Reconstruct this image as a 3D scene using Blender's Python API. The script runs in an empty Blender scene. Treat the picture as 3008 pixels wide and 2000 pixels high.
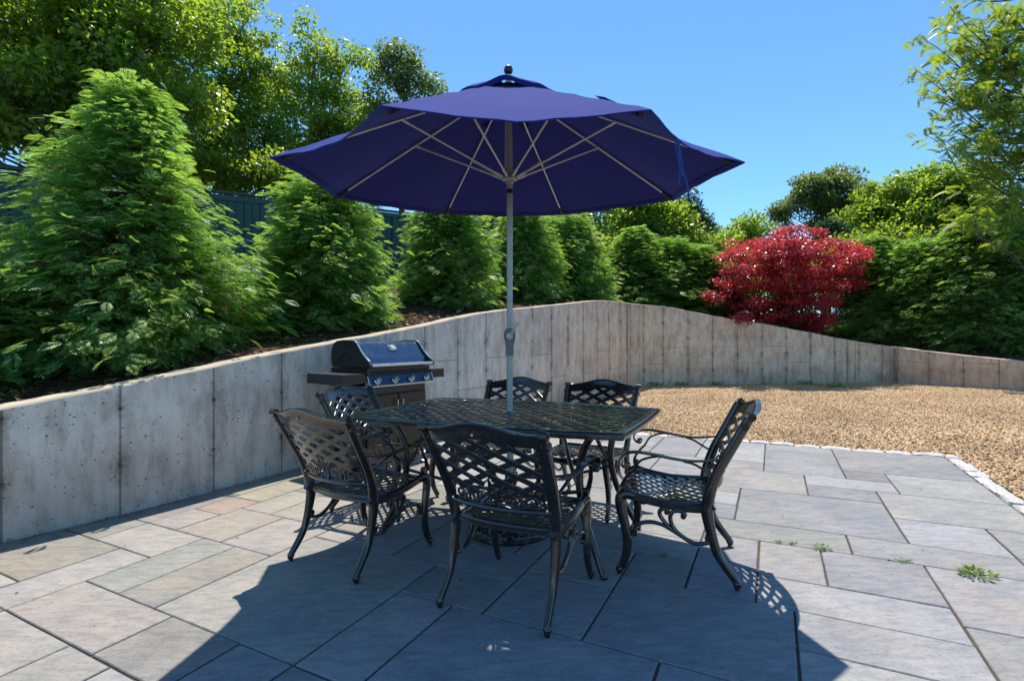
import bpy, math, random
import numpy as np
from mathutils import Matrix, Vector
rnd = random.Random(7); rng = np.random.default_rng(7)
SC = bpy.context.scene; COL = SC.collection
R = math.radians
# ---------------------------------------------------------------- camera, sky, sun, exposure
cam_d = bpy.data.cameras.new('camera'); cam = bpy.data.objects.new('camera', cam_d); COL.objects.link(cam)
HC = 1.208
cam.location = (0, 0, HC); cam.rotation_euler = (R(90), 0, 0)
cam_d.sensor_width = 36; cam_d.lens = 1494.4 / 3008 * 36; cam_d.clip_start = 0.05; cam_d.clip_end = 3000
SC.camera = cam
SUN_EL, SUN_AZ = R(67.5), R(1.5)
W = bpy.data.worlds.new('World'); SC.world = W; W.use_nodes = True
nt = W.node_tree; nt.nodes.clear()
sky = nt.nodes.new('ShaderNodeTexSky'); sky.sky_type = 'NISHITA'; sky.sun_disc = False
sky.sun_elevation = SUN_EL; sky.sun_rotation = SUN_AZ; sky.altitude = 0; sky.air_density = 0.8; sky.dust_density = 0.0; sky.ozone_density = 5.0
bg = nt.nodes.new('ShaderNodeBackground'); bg.inputs['Strength'].default_value = 0.148
out = nt.nodes.new('ShaderNodeOutputWorld')
tint = nt.nodes.new('ShaderNodeMix'); tint.data_type = 'RGBA'; tint.blend_type = 'MULTIPLY'; tint.inputs[0].default_value = 1.0; tint.inputs[7].default_value = (.74, .99, 1.0, 1)
nt.links.new(sky.outputs[0], tint.inputs[6]); nt.links.new(tint.outputs[2], bg.inputs[0]); nt.links.new(bg.outputs[0], out.inputs[0])
sun_d = bpy.data.lights.new('sun', 'SUN'); sun_d.energy = 4.15; sun_d.angle = R(0.5); sun_d.color = (1.0, 0.915, 0.79)
sun = bpy.data.objects.new('sun', sun_d); COL.objects.link(sun)
sdir = Vector((math.sin(SUN_AZ) * math.cos(SUN_EL), math.cos(SUN_AZ) * math.cos(SUN_EL), math.sin(SUN_EL)))
sun.rotation_euler = sdir.to_track_quat('Z', 'Y').to_euler()
SC.view_settings.view_transform = 'Standard'; SC.view_settings.look = 'None'; SC.view_settings.gamma = 1.0
SC.view_settings.exposure = 0.66
# ---------------------------------------------------------------- patio frame (grid unit = 6 inches, slightly sloping slabs)
S = 0.1524
_cx, _sx = math.cos(7.1424e-3), math.sin(7.1424e-3); _cz, _sz = math.cos(-1.51862e-2), math.sin(-1.51862e-2)
_cy, _sy = math.cos(.473364), math.sin(.473364)
_M = np.array([[_cz, -_sz, 0], [_sz, _cz, 0], [0, 0, 1]]) @ np.array([[1, 0, 0], [0, _cx, -_sx], [0, _sx, _cx]]) @ np.array([[_cy, 0, _sy], [0, 1, 0], [-_sy, 0, _cy]])
_C = np.array([[1, 0, 0], [0, 0, 1], [0, -1, 0]], float)
EX, EZ, EN = _C @ _M[:, 0], _C @ _M[:, 2], -(_C @ _M[:, 1])
O0 = np.array([0, 0, HC]) - EN * HC
def P(u, v, h=0.0): return O0 + EX * (u + .47074) * S + EZ * (v - .46848) * S + EN * h
def PMAT(u, v, deg=0.0, h=0.0):
    m = Matrix([list(EX) + [0], list(EZ) + [0], list(EN) + [0], [0, 0, 0, 1]]).transposed()
    m.translation = Vector(P(u, v, h)); return m @ Matrix.Rotation(R(deg), 4, 'Z')
# ---------------------------------------------------------------- helpers: objects
def tag(o, label=None, cat=None, group=None, kind=None):
    if label: o['label'] = label
    if cat: o['category'] = cat
    if group: o['group'] = group
    if kind: o['kind'] = kind
    return o
def thing(name, label, cat, mat=None, group=None):
    o = bpy.data.objects.new(name, None); COL.objects.link(o); o.empty_display_size = .2
    if mat is not None: o.matrix_world = mat
    return tag(o, label, cat, group)
def link(name, me, mat=None, parent=None, smooth=False):
    o = bpy.data.objects.new(name, me); COL.objects.link(o)
    if mat is not None:
        for m in (mat if isinstance(mat, (list, tuple)) else [mat]): me.materials.append(m)
    if parent is not None: o.parent = parent
    if smooth: me.polygons.foreach_set('use_smooth', [True] * len(me.polygons))
    me.update(); return o
class MB:
    def __init__(s): s.v = []; s.f = []
    def add(s, vs, fs):
        b = len(s.v); s.v += [tuple(map(float, p)) for p in vs]; s.f += [tuple(i + b for i in f) for f in fs]; return s
    def box(s, c, d, rot=None, bev=0.0):
        x, y, z = d[0] / 2, d[1] / 2, d[2] / 2
        if bev:
            b = min(bev, x * .9, y * .9, z * .9); vs = []
            for sz in (-1, 1):
                for sy in (-1, 1):
                    for sx in (-1, 1):
                        vs += [(sx * x, sy * (y - b), sz * (z - b)), (sx * (x - b), sy * y, sz * (z - b)), (sx * (x - b), sy * (y - b), sz * z)]
            I = lambda sx, sy, sz: ((sz > 0) * 4 + (sy > 0) * 2 + (sx > 0)) * 3
            f = []
            for q in (-1, 1):
                for k, seq in ((0, [(q, -1, -1), (q, 1, -1), (q, 1, 1), (q, -1, 1)]), (1, [(-1, q, -1), (1, q, -1), (1, q, 1), (-1, q, 1)]), (2, [(-1, -1, q), (1, -1, q), (1, 1, q), (-1, 1, q)])):
                    f.append(tuple(I(*t) + k for t in seq))
            for a in (-1, 1):
                for b2 in (-1, 1):
                    f.append((I(-1, a, b2) + 1, I(1, a, b2) + 1, I(1, a, b2) + 2, I(-1, a, b2) + 2))
                    f.append((I(a, -1, b2) + 0, I(a, 1, b2) + 0, I(a, 1, b2) + 2, I(a, -1, b2) + 2))
                    f.append((I(a, b2, -1) + 0, I(a, b2, 1) + 0, I(a, b2, 1) + 1, I(a, b2, -1) + 1))
                    for c2 in (-1, 1): i = I(a, b2, c2); f.append((i, i + 1, i + 2))
        else:
            vs = [(sx * x, sy * y, sz * z) for sz in (-1, 1) for sy in (-1, 1) for sx in (-1, 1)]
            f = [(0, 2, 3, 1), (4, 5, 7, 6), (0, 1, 5, 4), (2, 6, 7, 3), (0, 4, 6, 2), (1, 3, 7, 5)]
        if rot is not None: vs = [rot @ Vector(p) for p in vs]
        return s.add([(p[0] + c[0], p[1] + c[1], p[2] + c[2]) for p in vs], f)
    def sweep(s, path, prof, up=(0, 0, 1), scale=None, caps=True, fixed=None):
        """sweep closed 2D profile [(a,b)] along path; a along side, b along normal"""
        Pn = np.array(path, float); n = len(Pn); T = np.gradient(Pn, axis=0); T /= np.linalg.norm(T, axis=1)[:, None] + 1e-12
        prof = np.array(prof, float); m = len(prof)
        if fixed is None:
            N = np.array(up, float); N = N - T[0] * (N @ T[0]); 
            if np.linalg.norm(N) < 1e-6: N = np.array([1, 0, 0.]) - T[0] * T[0][0]
            N /= np.linalg.norm(N); Ns = [N]
            for i in range(1, n):
                N = N - T[i] * (N @ T[i]); N /= np.linalg.norm(N); Ns.append(N)
            Ns = np.array(Ns); Sd = np.cross(T, Ns)
        else:   # 'fixed' = constant side vector
            Sd = np.array(fixed, float); Sd = np.broadcast_to(Sd, (n, 3)) if Sd.ndim == 1 else Sd
            Ns = np.cross(Sd, T); Ns = Ns / (np.linalg.norm(Ns, axis=1)[:, None] + 1e-12)
        sc = np.ones(n) if scale is None else np.array(scale, float)
        vs = Pn[:, None, :] + sc[:, None, None] * (prof[None, :, 0, None] * Sd[:, None, :] + prof[None, :, 1, None] * Ns[:, None, :])
        fs = [(i * m + j, i * m + (j + 1) % m, (i + 1) * m + (j + 1) % m, (i + 1) * m + j) for i in range(n - 1) for j in range(m)]
        if caps: fs += [tuple(range(m))[::-1], tuple((n - 1) * m + j for j in range(m))]
        return s.add(vs.reshape(-1, 3), fs)
    def tube(s, path, r, seg=8, radii=None, **k):
        pr = [(math.cos(2 * math.pi * j / seg), math.sin(2 * math.pi * j / seg)) for j in range(seg)]
        n = len(path); sc = [r] * n if radii is None else (list(radii) if len(radii) == n else list(np.interp(np.linspace(0, 1, n), np.linspace(0, 1, len(radii)), radii)))
        return s.sweep(path, pr, scale=sc, **k)
    def lathe(s, prof, seg=24, c=(0, 0, 0), mat=None):
        vs = []; n = len(prof)
        for r, z in prof:
            for j in range(seg):
                a = 2 * math.pi * j / seg; p = Vector((r * math.cos(a), r * math.sin(a), z))
                if mat is not None: p = mat @ p
                vs.append((p[0] + c[0], p[1] + c[1], p[2] + c[2]))
        fs = [(i * seg + j, i * seg + (j + 1) % seg, (i + 1) * seg + (j + 1) % seg, (i + 1) * seg + j) for i in range(n - 1) for j in range(seg)]
        fs += [tuple(range(seg))[::-1], tuple((n - 1) * seg + j for j in range(seg))]
        return s.add(vs, fs)
    def ball(s, c, r, seg=10, sq=(1, 1, 1)):
        pr = [(math.sin(math.pi * i / 6) * r, -math.cos(math.pi * i / 6) * r) for i in range(7)]; pr[0] = (r * .05, -r); pr[-1] = (r * .05, r)
        return s.lathe(pr, seg, c, Matrix.Diagonal((sq[0], sq[1], sq[2])))
    def build(s, name, mat, parent=None, smooth=True, xf=None, ang=40):
        me = bpy.data.meshes.new(name); v = s.v
        if xf is not None: v = [tuple(xf @ Vector(p)) for p in v]
        me.from_pydata(v, [], s.f); me.validate()
        o = link(name, me, mat, parent)
        if smooth:
            me.polygons.foreach_set('use_smooth', [True] * len(me.polygons))
            try: me.set_sharp_from_angle(angle=R(ang))
            except Exception: pass
        return o
def rectp(w, t, b=None):
    b = min(w, t) * .3 if b is None else b; x, y = w / 2, t / 2
    return [(-x, -y + b), (-x + b, -y), (x - b, -y), (x, -y + b), (x, y - b), (x - b, y), (-x + b, y), (-x, y - b)]
def ellp(a, b, n=10): return [(a * math.cos(2 * math.pi * i / n), b * math.sin(2 * math.pi * i / n)) for i in range(n)]
def smooth(pts, k=6):
    p = np.array(pts, float); q = np.vstack([2 * p[0] - p[1], p, 2 * p[-1] - p[-2]]); o = []
    for i in range(1, len(q) - 2):
        for t in np.arange(k) / k:
            o.append(.5 * ((2 * q[i]) + (-q[i - 1] + q[i + 1]) * t + (2 * q[i - 1] - 5 * q[i] + 4 * q[i + 1] - q[i + 2]) * t * t + (-q[i - 1] + 3 * q[i] - 3 * q[i + 1] + q[i + 2]) * t ** 3))
    o.append(p[-1]); return np.array(o)
def np_mesh(name, V, F):
    V = np.ascontiguousarray(V, np.float32); F = np.ascontiguousarray(F, np.int32); k = F.shape[1]
    me = bpy.data.meshes.new(name); me.vertices.add(len(V)); me.vertices.foreach_set('co', V.ravel())
    me.loops.add(F.size); me.loops.foreach_set('vertex_index', F.ravel())
    me.polygons.add(len(F)); me.polygons.foreach_set('loop_start', np.arange(0, F.size, k, dtype=np.int32))
    try: me.polygons.foreach_set('loop_total', np.full(len(F), k, dtype=np.int32))
    except Exception: pass
    me.update(calc_edges=True); return me
def copy_tree(o, parent=None):
    c = o.copy(); COL.objects.link(c)
    if parent is not None: c.parent = parent
    for ch in list(o.children): copy_tree(ch, c)
    return c
# ---------------------------------------------------------------- helpers: materials
class NM:
    def __init__(s, name):
        s.m = bpy.data.materials.new(name); s.m.use_nodes = True; s.t = s.m.node_tree; s.t.nodes.clear()
        s.o = s.n('ShaderNodeOutputMaterial'); s.p = s.n('ShaderNodeBsdfPrincipled'); s.l(s.p.outputs[0], s.o.inputs[0])
        s.tc = s.n('ShaderNodeTexCoord')
    def n(s, t, **k):
        x = s.t.nodes.new(t)
        for a, b in k.items(): setattr(x, a, b)
        return x
    def l(s, a, b): s.t.links.new(a, b)
    def val(s, node, **k):
        for a, b in k.items():
            inp = node.inputs[a.replace('_', ' ')]
            if hasattr(b, 'is_output') or isinstance(b, bpy.types.NodeSocket): s.l(b, inp)
            else: inp.default_value = b
        return node
    def noise(s, scale, detail=4, rough=.55, vec=None, out='Fac'):
        x = s.n('ShaderNodeTexNoise'); s.val(x, Scale=scale, Detail=detail, Roughness=rough); s.l(vec or s.tc.outputs['Object'], x.inputs['Vector']); return x.outputs[out]
    def vor(s, scale, vec=None, out='Distance', feature='F1', rand=1.0):
        x = s.n('ShaderNodeTexVoronoi', feature=feature); s.val(x, Scale=scale, Randomness=rand); s.l(vec or s.tc.outputs['Object'], x.inputs['Vector']); return x.outputs[out]
    def map(s, scale=(1, 1, 1), vec=None, loc=(0, 0, 0)):
        x = s.n('ShaderNodeMapping'); x.inputs['Scale'].default_value = scale; x.inputs['Location'].default_value = loc; s.l(vec or s.tc.outputs['Object'], x.inputs['Vector']); return x.outputs[0]
    def ramp(s, f, stops, interp='LINEAR'):
        x = s.n('ShaderNodeValToRGB'); x.color_ramp.interpolation = interp; e = x.color_ramp.elements
        while len(e) < len(stops): e.new(.5)
        for i, (p, c) in enumerate(stops):
            e[i].position = p; e[i].color = (c, c, c, 1) if isinstance(c, (int, float)) else (c[0], c[1], c[2], 1)
        s.l(f, x.inputs[0]); return x.outputs[0]
    def mix(s, f, a, b, mode='MIX'):
        x = s.n('ShaderNodeMix', data_type='RGBA', blend_type=mode)
        for i, q in ((0, f), (6, a), (7, b)):
            if isinstance(q, bpy.types.NodeSocket): s.l(q, x.inputs[i])
            elif i == 0: x.inputs[0].default_value = q
            else: x.inputs[i].default_value = (q, q, q, 1) if isinstance(q, (int, float)) else (q[0], q[1], q[2], 1)
        return x.outputs[2]
    def math(s, op, a, b=0.0, c=0.0):
        x = s.n('ShaderNodeMath', operation=op)
        for i, q in enumerate((a, b, c)):
            if isinstance(q, bpy.types.NodeSocket): s.l(q, x.inputs[i])
            else: x.inputs[i].default_value = q
        return x.outputs[0]
    def bump(s, h, strength=.3, dist=.01):
        x = s.n('ShaderNodeBump'); x.inputs['Strength'].default_value = strength; x.inputs['Distance'].default_value = dist; s.l(h, x.inputs['Height']); s.l(x.outputs[0], s.p.inputs['Normal']); return x
    def set(s, base=None, rough=None, metal=None, spec=None, **k):
        for nm, q in (('Base Color', base), ('Roughness', rough), ('Metallic', metal), ('Specular IOR Level', spec)):
            if q is None: continue
            if isinstance(q, bpy.types.NodeSocket): s.l(q, s.p.inputs[nm])
            else: s.p.inputs[nm].default_value = (*q, 1) if isinstance(q, tuple) else q
        return s
def simple(name, col, rough=.5, metal=0., spec=.5, var=.15, sc=8., bump=.0, bsc=120.):
    m = NM(name); n = m.noise(sc); c = m.mix(n, tuple(x * (1 - var) for x in col), tuple(min(1, x * (1 + var)) for x in col))
    r = m.ramp(m.noise(sc * 2.3), [(.3, max(.02, rough - .08)), (.7, min(1, rough + .08))])
    m.set(c, r, metal, spec)
    if bump: m.bump(m.noise(bsc, 3), bump, .002)
    return m.m
# ---------------------------------------------------------------- materials
def mat_stone():
    m = NM('bluestone'); a = m.n('ShaderNodeAttribute', attribute_name='tint'); r = m.n('ShaderNodeAttribute', attribute_name='seed')
    off = m.n('ShaderNodeCombineXYZ'); m.l(r.outputs['Fac'], off.inputs[0]); m.l(r.outputs['Fac'], off.inputs[2])
    vec = m.n('ShaderNodeVectorMath', operation='ADD'); m.l(m.tc.outputs['Object'], vec.inputs[0]); m.l(off.outputs[0], vec.inputs[1]); v = vec.outputs[0]
    c1 = m.noise(2.2, 5, .62, v); c2 = m.noise(9, 6, .7, m.map((1, 3.5, 1), v)); c3 = m.noise(60, 3, .6, v)
    c = m.mix(m.ramp(c1, [(.3, 0), (.7, 1)]), m.mix(1, a.outputs['Color'], (.74, .78, .80), 'MULTIPLY'), m.mix(1, a.outputs['Color'], (1.10, 1.07, 1.04), 'MULTIPLY'))
    c = m.mix(m.math('MULTIPLY', m.ramp(c2, [(.42, 0), (.62, 1)]), .75), c, m.mix(1, c, (.66, .71, .74), 'MULTIPLY'))
    c = m.mix(m.math('MULTIPLY', m.ramp(c3, [(.50, 0), (.70, 1)]), .5), c, m.mix(1, c, (.6, .6, .6), 'MULTIPLY'))
    spots = m.vor(3.2, v); c = m.mix(m.math('MULTIPLY', m.ramp(spots, [(.02, 1), (.05, 0)]), .5), c, m.mix(1, c, (.5, .5, .48), 'MULTIPLY'))
    rust = m.ramp(m.noise(1.3, 3, .5, m.map((1, 1, 1), v, (5, 2, 0))), [(.54, 0), (.72, 1)]); c = m.mix(m.math('MULTIPLY', rust, .40), c, m.mix(1, c, (1.08, .92, .74), 'MULTIPLY'))
    m.set(c, m.ramp(c2, [(.2, .62), (.8, .82)]), 0, .35)
    h = m.math('ADD', m.math('MULTIPLY', m.noise(14, 6, .68, m.map((1, 2.2, 1), v)), 1.0), m.math('MULTIPLY', c3, .25)); m.bump(h, .6, .008)
    return m.m
def mat_wall():
    m = NM('cast_concrete'); uv = m.tc.outputs['UV']; sp = m.n('ShaderNodeSeparateXYZ'); m.l(uv, sp.inputs[0]); U, V = sp.outputs[0], sp.outputs[1]
    L = .6096
    pu = m.math('DIVIDE', U, L); fr = m.math('FRACT', pu); pid = m.math('FLOOR', m.math('ADD', pu, .5))
    dj = m.math('MULTIPLY', m.math('ABSOLUTE', m.math('SUBTRACT', m.math('FRACT', m.math('ADD', pu, .5)), .5)), L)     # metres to nearest panel joint
    wob = m.math('MULTIPLY', m.math('SUBTRACT', m.noise(9, 3, .6, uv), .5), .012); dj2 = m.math('ADD', dj, wob)
    line = m.ramp(dj2, [(.004, 1), (.009, 0)])
    halo = m.math('MULTIPLY', m.ramp(dj, [(.0, 1), (.09, 0)]), m.ramp(m.noise(3.5, 4, .6, uv), [(.42, 0), (.7, 1)]))
    # horizontal seams on random panels
    wn = m.n('ShaderNodeTexWhiteNoise', noise_dimensions='1D'); m.l(m.math('FLOOR', pu), wn.inputs['W']); rv = wn.outputs['Value']
    par = m.math('MODULO', m.math('FLOOR', m.math('ADD', pu, 200.0)), 2.0)
    hz = m.math('SUBTRACT', .93, m.math('MULTIPLY', par, .40)); seam = m.math('MULTIPLY', m.ramp(m.math('ABSOLUTE', m.math('SUBTRACT', V, hz)), [(.003, 1), (.008, 0)]), m.math('MULTIPLY', m.math('GREATER_THAN', pu, 5.5), m.math('MAXIMUM', m.math('GREATER_THAN', rv, .35), m.math('GREATER_THAN', pu, 17.5))))
    # tie holes
    tv = m.math('MULTIPLY', m.math('ABSOLUTE', m.math('SUBTRACT', m.math('FRACT', m.math('ADD', m.math('DIVIDE', V, .40), .625)), .5)), .40)
    td = m.math('SQRT', m.math('ADD', m.math('MULTIPLY', dj, dj), m.math('MULTIPLY', tv, tv))); tie = m.ramp(td, [(.011, 1), (.020, 0)])
    tsm = m.math('MULTIPLY', m.ramp(td, [(.0, 1), (.085, 0)]), m.ramp(m.noise(24, 5, .7, uv), [(.38, 0), (.60, 1)]))
    # big tonal panels, cloudy stains, pits
    pn = m.n('ShaderNodeTexWhiteNoise', noise_dimensions='1D'); m.l(m.math('ADD', m.math('FLOOR', pu), 31.7), pn.inputs['W'])
    cl = m.noise(1.1, 6, .6, uv); st = m.noise(5.0, 6, .68, m.map((1.6, .45, 1), uv)); fine = m.noise(70, 4, .7, uv)
    c = m.mix(m.ramp(cl, [(.30, 0), (.72, 1)]), (.60, .515, .445), (.87, .765, .665))
    c = m.mix(m.math('MULTIPLY', pn.outputs['Value'], .25), c, m.mix(1, c, (.80, .79, .80), 'MULTIPLY'))
    warm = m.ramp(U, [(0.0, 0), (1.0, 1)])
    wu = m.math('SMOOTH_MIN', m.math('MAXIMUM', m.math('DIVIDE', m.math('SUBTRACT', U, 4.2), 6.0), 0.0), 1.0, .1); c = m.mix(wu, c, m.mix(1, c, (1.10, .96, .80), 'MULTIPLY'))
    c = m.mix(m.math('MULTIPLY', m.ramp(st, [(.44, 0), (.64, 1)]), .80), c, m.mix(1, c, (.60, .575, .55), 'MULTIPLY'))
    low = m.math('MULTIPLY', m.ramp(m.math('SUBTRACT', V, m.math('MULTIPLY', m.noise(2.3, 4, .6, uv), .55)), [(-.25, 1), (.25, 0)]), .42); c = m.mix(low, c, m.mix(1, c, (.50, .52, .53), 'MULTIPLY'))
    dn = m.n('ShaderNodeVectorMath', operation='MULTIPLY_ADD'); m.l(m.noise(55, 3, .6, uv, 'Color'), dn.inputs[0]); dn.inputs[1].default_value = (.022, .022, 0); m.l(uv, dn.inputs[2])
    pv = m.n('ShaderNodeTexVoronoi', feature='F1'); m.val(pv, Scale=44.0, Randomness=1.0); m.l(m.map((1, 1.35, 1), dn.outputs[0]), pv.inputs['Vector'])
    prand = m.n('ShaderNodeSeparateColor'); m.l(pv.outputs['Color'], prand.inputs[0])
    pr = m.math('MULTIPLY', m.math('POWER', prand.outputs[0], 2.0), .36); pit = m.math('LESS_THAN', pv.outputs['Distance'], pr)
    dens = m.ramp(m.noise(1.6, 3, .6, uv), [(.34, .25), (.58, 1)]); gate = m.math('LESS_THAN', prand.outputs[1], m.math('MULTIPLY', dens, .78)); pit = m.math('MULTIPLY', pit, gate)
    c = m.mix(m.math('MULTIPLY', pit, .78), c, (.07, .068, .062))
    c = m.mix(m.math('MULTIPLY', m.math('ADD', halo, tsm), .75), c, m.mix(1, c, (.36, .31, .27), 'MULTIPLY'))
    c = m.mix(m.math('MULTIPLY', line, .68), c, (.075, .065, .058)); c = m.mix(m.math('MULTIPLY', seam, .6), c, (.09, .08, .07)); c = m.mix(m.math('MULTIPLY', tie, .75), c, (.07, .055, .045))
    # rusty cold joints
    for cu, w_, k in ((10.17, .075, .85), (16.78, .035, .7), (16.98, .02, .6)):
        rz = m.math('MULTIPLY', m.ramp(m.math('ABSOLUTE', m.math('SUBTRACT', U, cu)), [(w_ * .6, 1), (w_, 0)]), m.ramp(m.noise(7, 5, .7, m.map((3, .6, 1), uv)), [(.30, .35), (.6, 1)]))
        c = m.mix(m.math('MULTIPLY', rz, k), c, (.20, .125, .075))
    runs = m.math('MULTIPLY', m.ramp(m.noise(6, 5, .65, m.map((1.6, .22, 1), uv)), [(.50, 0), (.66, 1)]), m.ramp(m.noise(1.4, 3, .6, m.map((1, 1, 1), uv, (7, 3, 0))), [(.40, 0), (.62, 1)])); c = m.mix(m.math('MULTIPLY', runs, .30), c, m.mix(1, c, (.50, .47, .43), 'MULTIPLY'))
    pale = m.ramp(m.noise(2.1, 6, .7, m.map((1, .8, 1), uv, (2, 9, 0))), [(.56, 0), (.70, 1)]); c = m.mix(m.math('MULTIPLY', pale, .60), c, (.80, .78, .74))
    fine2 = m.mix(fine, (.88, .88, .88), (1.10, 1.10, 1.10)); c = m.mix(1, c, fine2, 'MULTIPLY')
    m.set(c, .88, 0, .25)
    h = m.math('SUBTRACT', m.math('MULTIPLY', fine, .25), m.math('ADD', m.math('ADD', pit, m.math('MULTIPLY', line, .8)), m.math('ADD', m.math('MULTIPLY', seam, .6), tie))); m.bump(h, .55, .006)
    return m.m
M_STONE = mat_stone(); M_WALL = mat_wall()
def mk(name, base, rough, **k): return simple(name, base, rough, **k)
def mat_coping():
    m = NM('wall_top_concrete'); n = m.noise(5, 6, .7); c = m.mix(m.ramp(n, [(.3, 0), (.7, 1)]), (.40, .34, .26), (.60, .52, .41)); c = m.mix(m.ramp(m.noise(40, 4, .7), [(.55, 0), (.75, .5)]), c, (.25, .21, .17)); m.set(c, .9, 0, .2); m.bump(m.noise(60, 4), .4, .005); return m.m
M_COPE = mat_coping()
def mat_soil():
    m = NM('bark_mulch'); v = m.n('ShaderNodeTexVoronoi'); m.val(v, Scale=28.0); m.l(m.map((1, 2, 1)), v.inputs['Vector'])
    c = m.mix(v.outputs['Color'], (.035, .022, .014), (.16, .105, .065)); c = m.mix(m.noise(1.2, 5), c, m.mix(1, c, (.55, .5, .45), 'MULTIPLY')); m.set(c, .95, 0, .1); m.bump(v.outputs['Distance'], .9, .03); return m.m
def mat_joint():
    m = NM('joint_sand'); c = m.mix(m.noise(9, 6, .7), (.045, .040, .032), (.13, .115, .09)); m.set(c, .98, 0, .1); m.bump(m.noise(200, 3), .6, .003); return m.m
def mat_bed():
    m = NM('gravel_bed'); v = m.n('ShaderNodeTexVoronoi'); m.val(v, Scale=38.0); m.l(m.tc.outputs['Object'], v.inputs['Vector'])
    c = m.ramp(v.outputs['Color'], [(0, (.10, .065, .035)), (.5, (.30, .20, .11)), (1, (.48, .36, .22))]); c = m.mix(m.ramp(v.outputs['Distance'], [(.3, 0), (.62, 1)]), c, (.05, .034, .02)); m.set(c, .85, 0, .3); m.bump(m.math('SUBTRACT', 1.0, v.outputs['Distance']), .9, .02); return m.m
def mat_pebble():
    m = NM('pebble'); oi = m.n('ShaderNodeObjectInfo'); r = oi.outputs['Random']
    c = m.ramp(r, [(0, (.24, .14, .06)), (.12, (.42, .26, .125)), (.3, (.54, .37, .20)), (.5, (.66, .48, .29)), (.68, (.48, .29, .14)), (.8, (.76, .65, .45)), (.92, (.42, .33, .20)), (1, (.64, .36, .15))])
    big = m.ramp(m.noise(.9, 4, .6, m.n('ShaderNodeNewGeometry').outputs['Position']), [(.35, (.72, .66, .58)), (.65, (1.05, 1.0, .93))])
    c = m.mix(1, c, big, 'MULTIPLY'); m.set(c, .55, 0, .4); m.bump(m.noise(4, 3), .2, .002); return m.m
def mat_granite():
    m = NM('granite'); c = m.mix(m.vor(140, out='Color'), (.30, .30, .31), (.72, .71, .70)); c = m.mix(m.ramp(m.noise(9, 5), [(.4, 0), (.7, .6)]), c, (.40, .38, .36)); m.set(c, .7, 0, .4); m.bump(m.noise(30, 6, .7), .8, .012); return m.m
M_SOIL, M_JOINT, M_BED, M_PEB, M_GRAN = mat_soil(), mat_joint(), mat_bed(), mat_pebble(), mat_granite()
def leaf_mat(name, cols, trans, tfac=.45, rough=.45, spec=.5, tv=None):
    """leaf tones vary per leaf; light passes through the blades"""
    m = NM(name); g = m.n('ShaderNodeNewGeometry'); r = g.outputs['Random Per Island']
    st = [(i / (len(cols) - 1), c) for i, c in enumerate(cols)]; c = m.ramp(r, st)
    big = m.noise(1.3, 3, .6); c = m.mix(1, c, m.ramp(big, [(.3, (.78, .85, .82)), (.7, (1.15, 1.08, .95))]), 'MULTIPLY')
    m.set(c, rough, 0, spec)
    t = m.n('ShaderNodeBsdfTranslucent'); tc2 = m.mix(1, m.ramp(r, [(0, tuple(x * .75 for x in trans)), (1, trans)]), m.ramp(big, [(.3, (.8, .9, .8)), (.7, (1.15, 1.05, .9))]), 'MULTIPLY'); m.l(tc2, t.inputs[0])
    mx = m.n('ShaderNodeMixShader'); mx.inputs[0].default_value = tfac; m.l(m.p.outputs[0], mx.inputs[1]); m.l(t.outputs[0], mx.inputs[2]); m.l(mx.outputs[0], m.o.inputs[0])
    return m.m
M_OAK = leaf_mat('oak_leaf', [(.045, .11, .02), (.08, .18, .028), (.13, .24, .035), (.24, .30, .06)], (.50, .70, .06), .54, .38, .7)
M_OAK2 = leaf_mat('grey_oak_leaf', [(.07, .12, .05), (.12, .18, .08), (.20, .24, .11)], (.34, .46, .09), .45)
M_HEDGE = leaf_mat('arborvitae_leaf', [(.05, .17, .06), (.10, .26, .08), (.16, .33, .10), (.28, .42, .17), (.50, .58, .34)], (.46, .76, .11), .48, .42, .5)  # last, palest tone paints sun glints onto the sprays
M_MAPLE = leaf_mat('maple_leaf', [(.06, .010, .028), (.14, .014, .03), (.34, .022, .045), (.58, .12, .16), (.24, .03, .03), (.40, .03, .045)], (.85, .07, .09), .44, .36, .7)
M_SUMAC = leaf_mat('pinnate_leaf', [(.08, .17, .02), (.14, .24, .025), (.20, .27, .04)], (.46, .60, .05), .48)
M_PINE = leaf_mat('pine_needle', [(.03, .07, .04), (.06, .12, .06), (.09, .16, .08)], (.12, .22, .08), .3)
M_WEED = leaf_mat('weed_leaf', [(.07, .17, .02), (.14, .26, .03), (.22, .30, .05)], (.3, .45, .05), .4)
def mat_bark(name, a, b):
    m = NM(name); c = m.mix(m.noise(14, 6, .7, m.map((1, 1, .25))), a, b); m.set(c, .95, 0, .15); m.bump(m.noise(30, 5, .7, m.map((1, 1, .2))), .8, .02); return m.m
M_BARK = mat_bark('bark', (.07, .055, .045), (.20, .165, .135)); M_TWIG = mat_bark('twig_bark', (.10, .05, .025), (.20, .11, .05))
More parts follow.
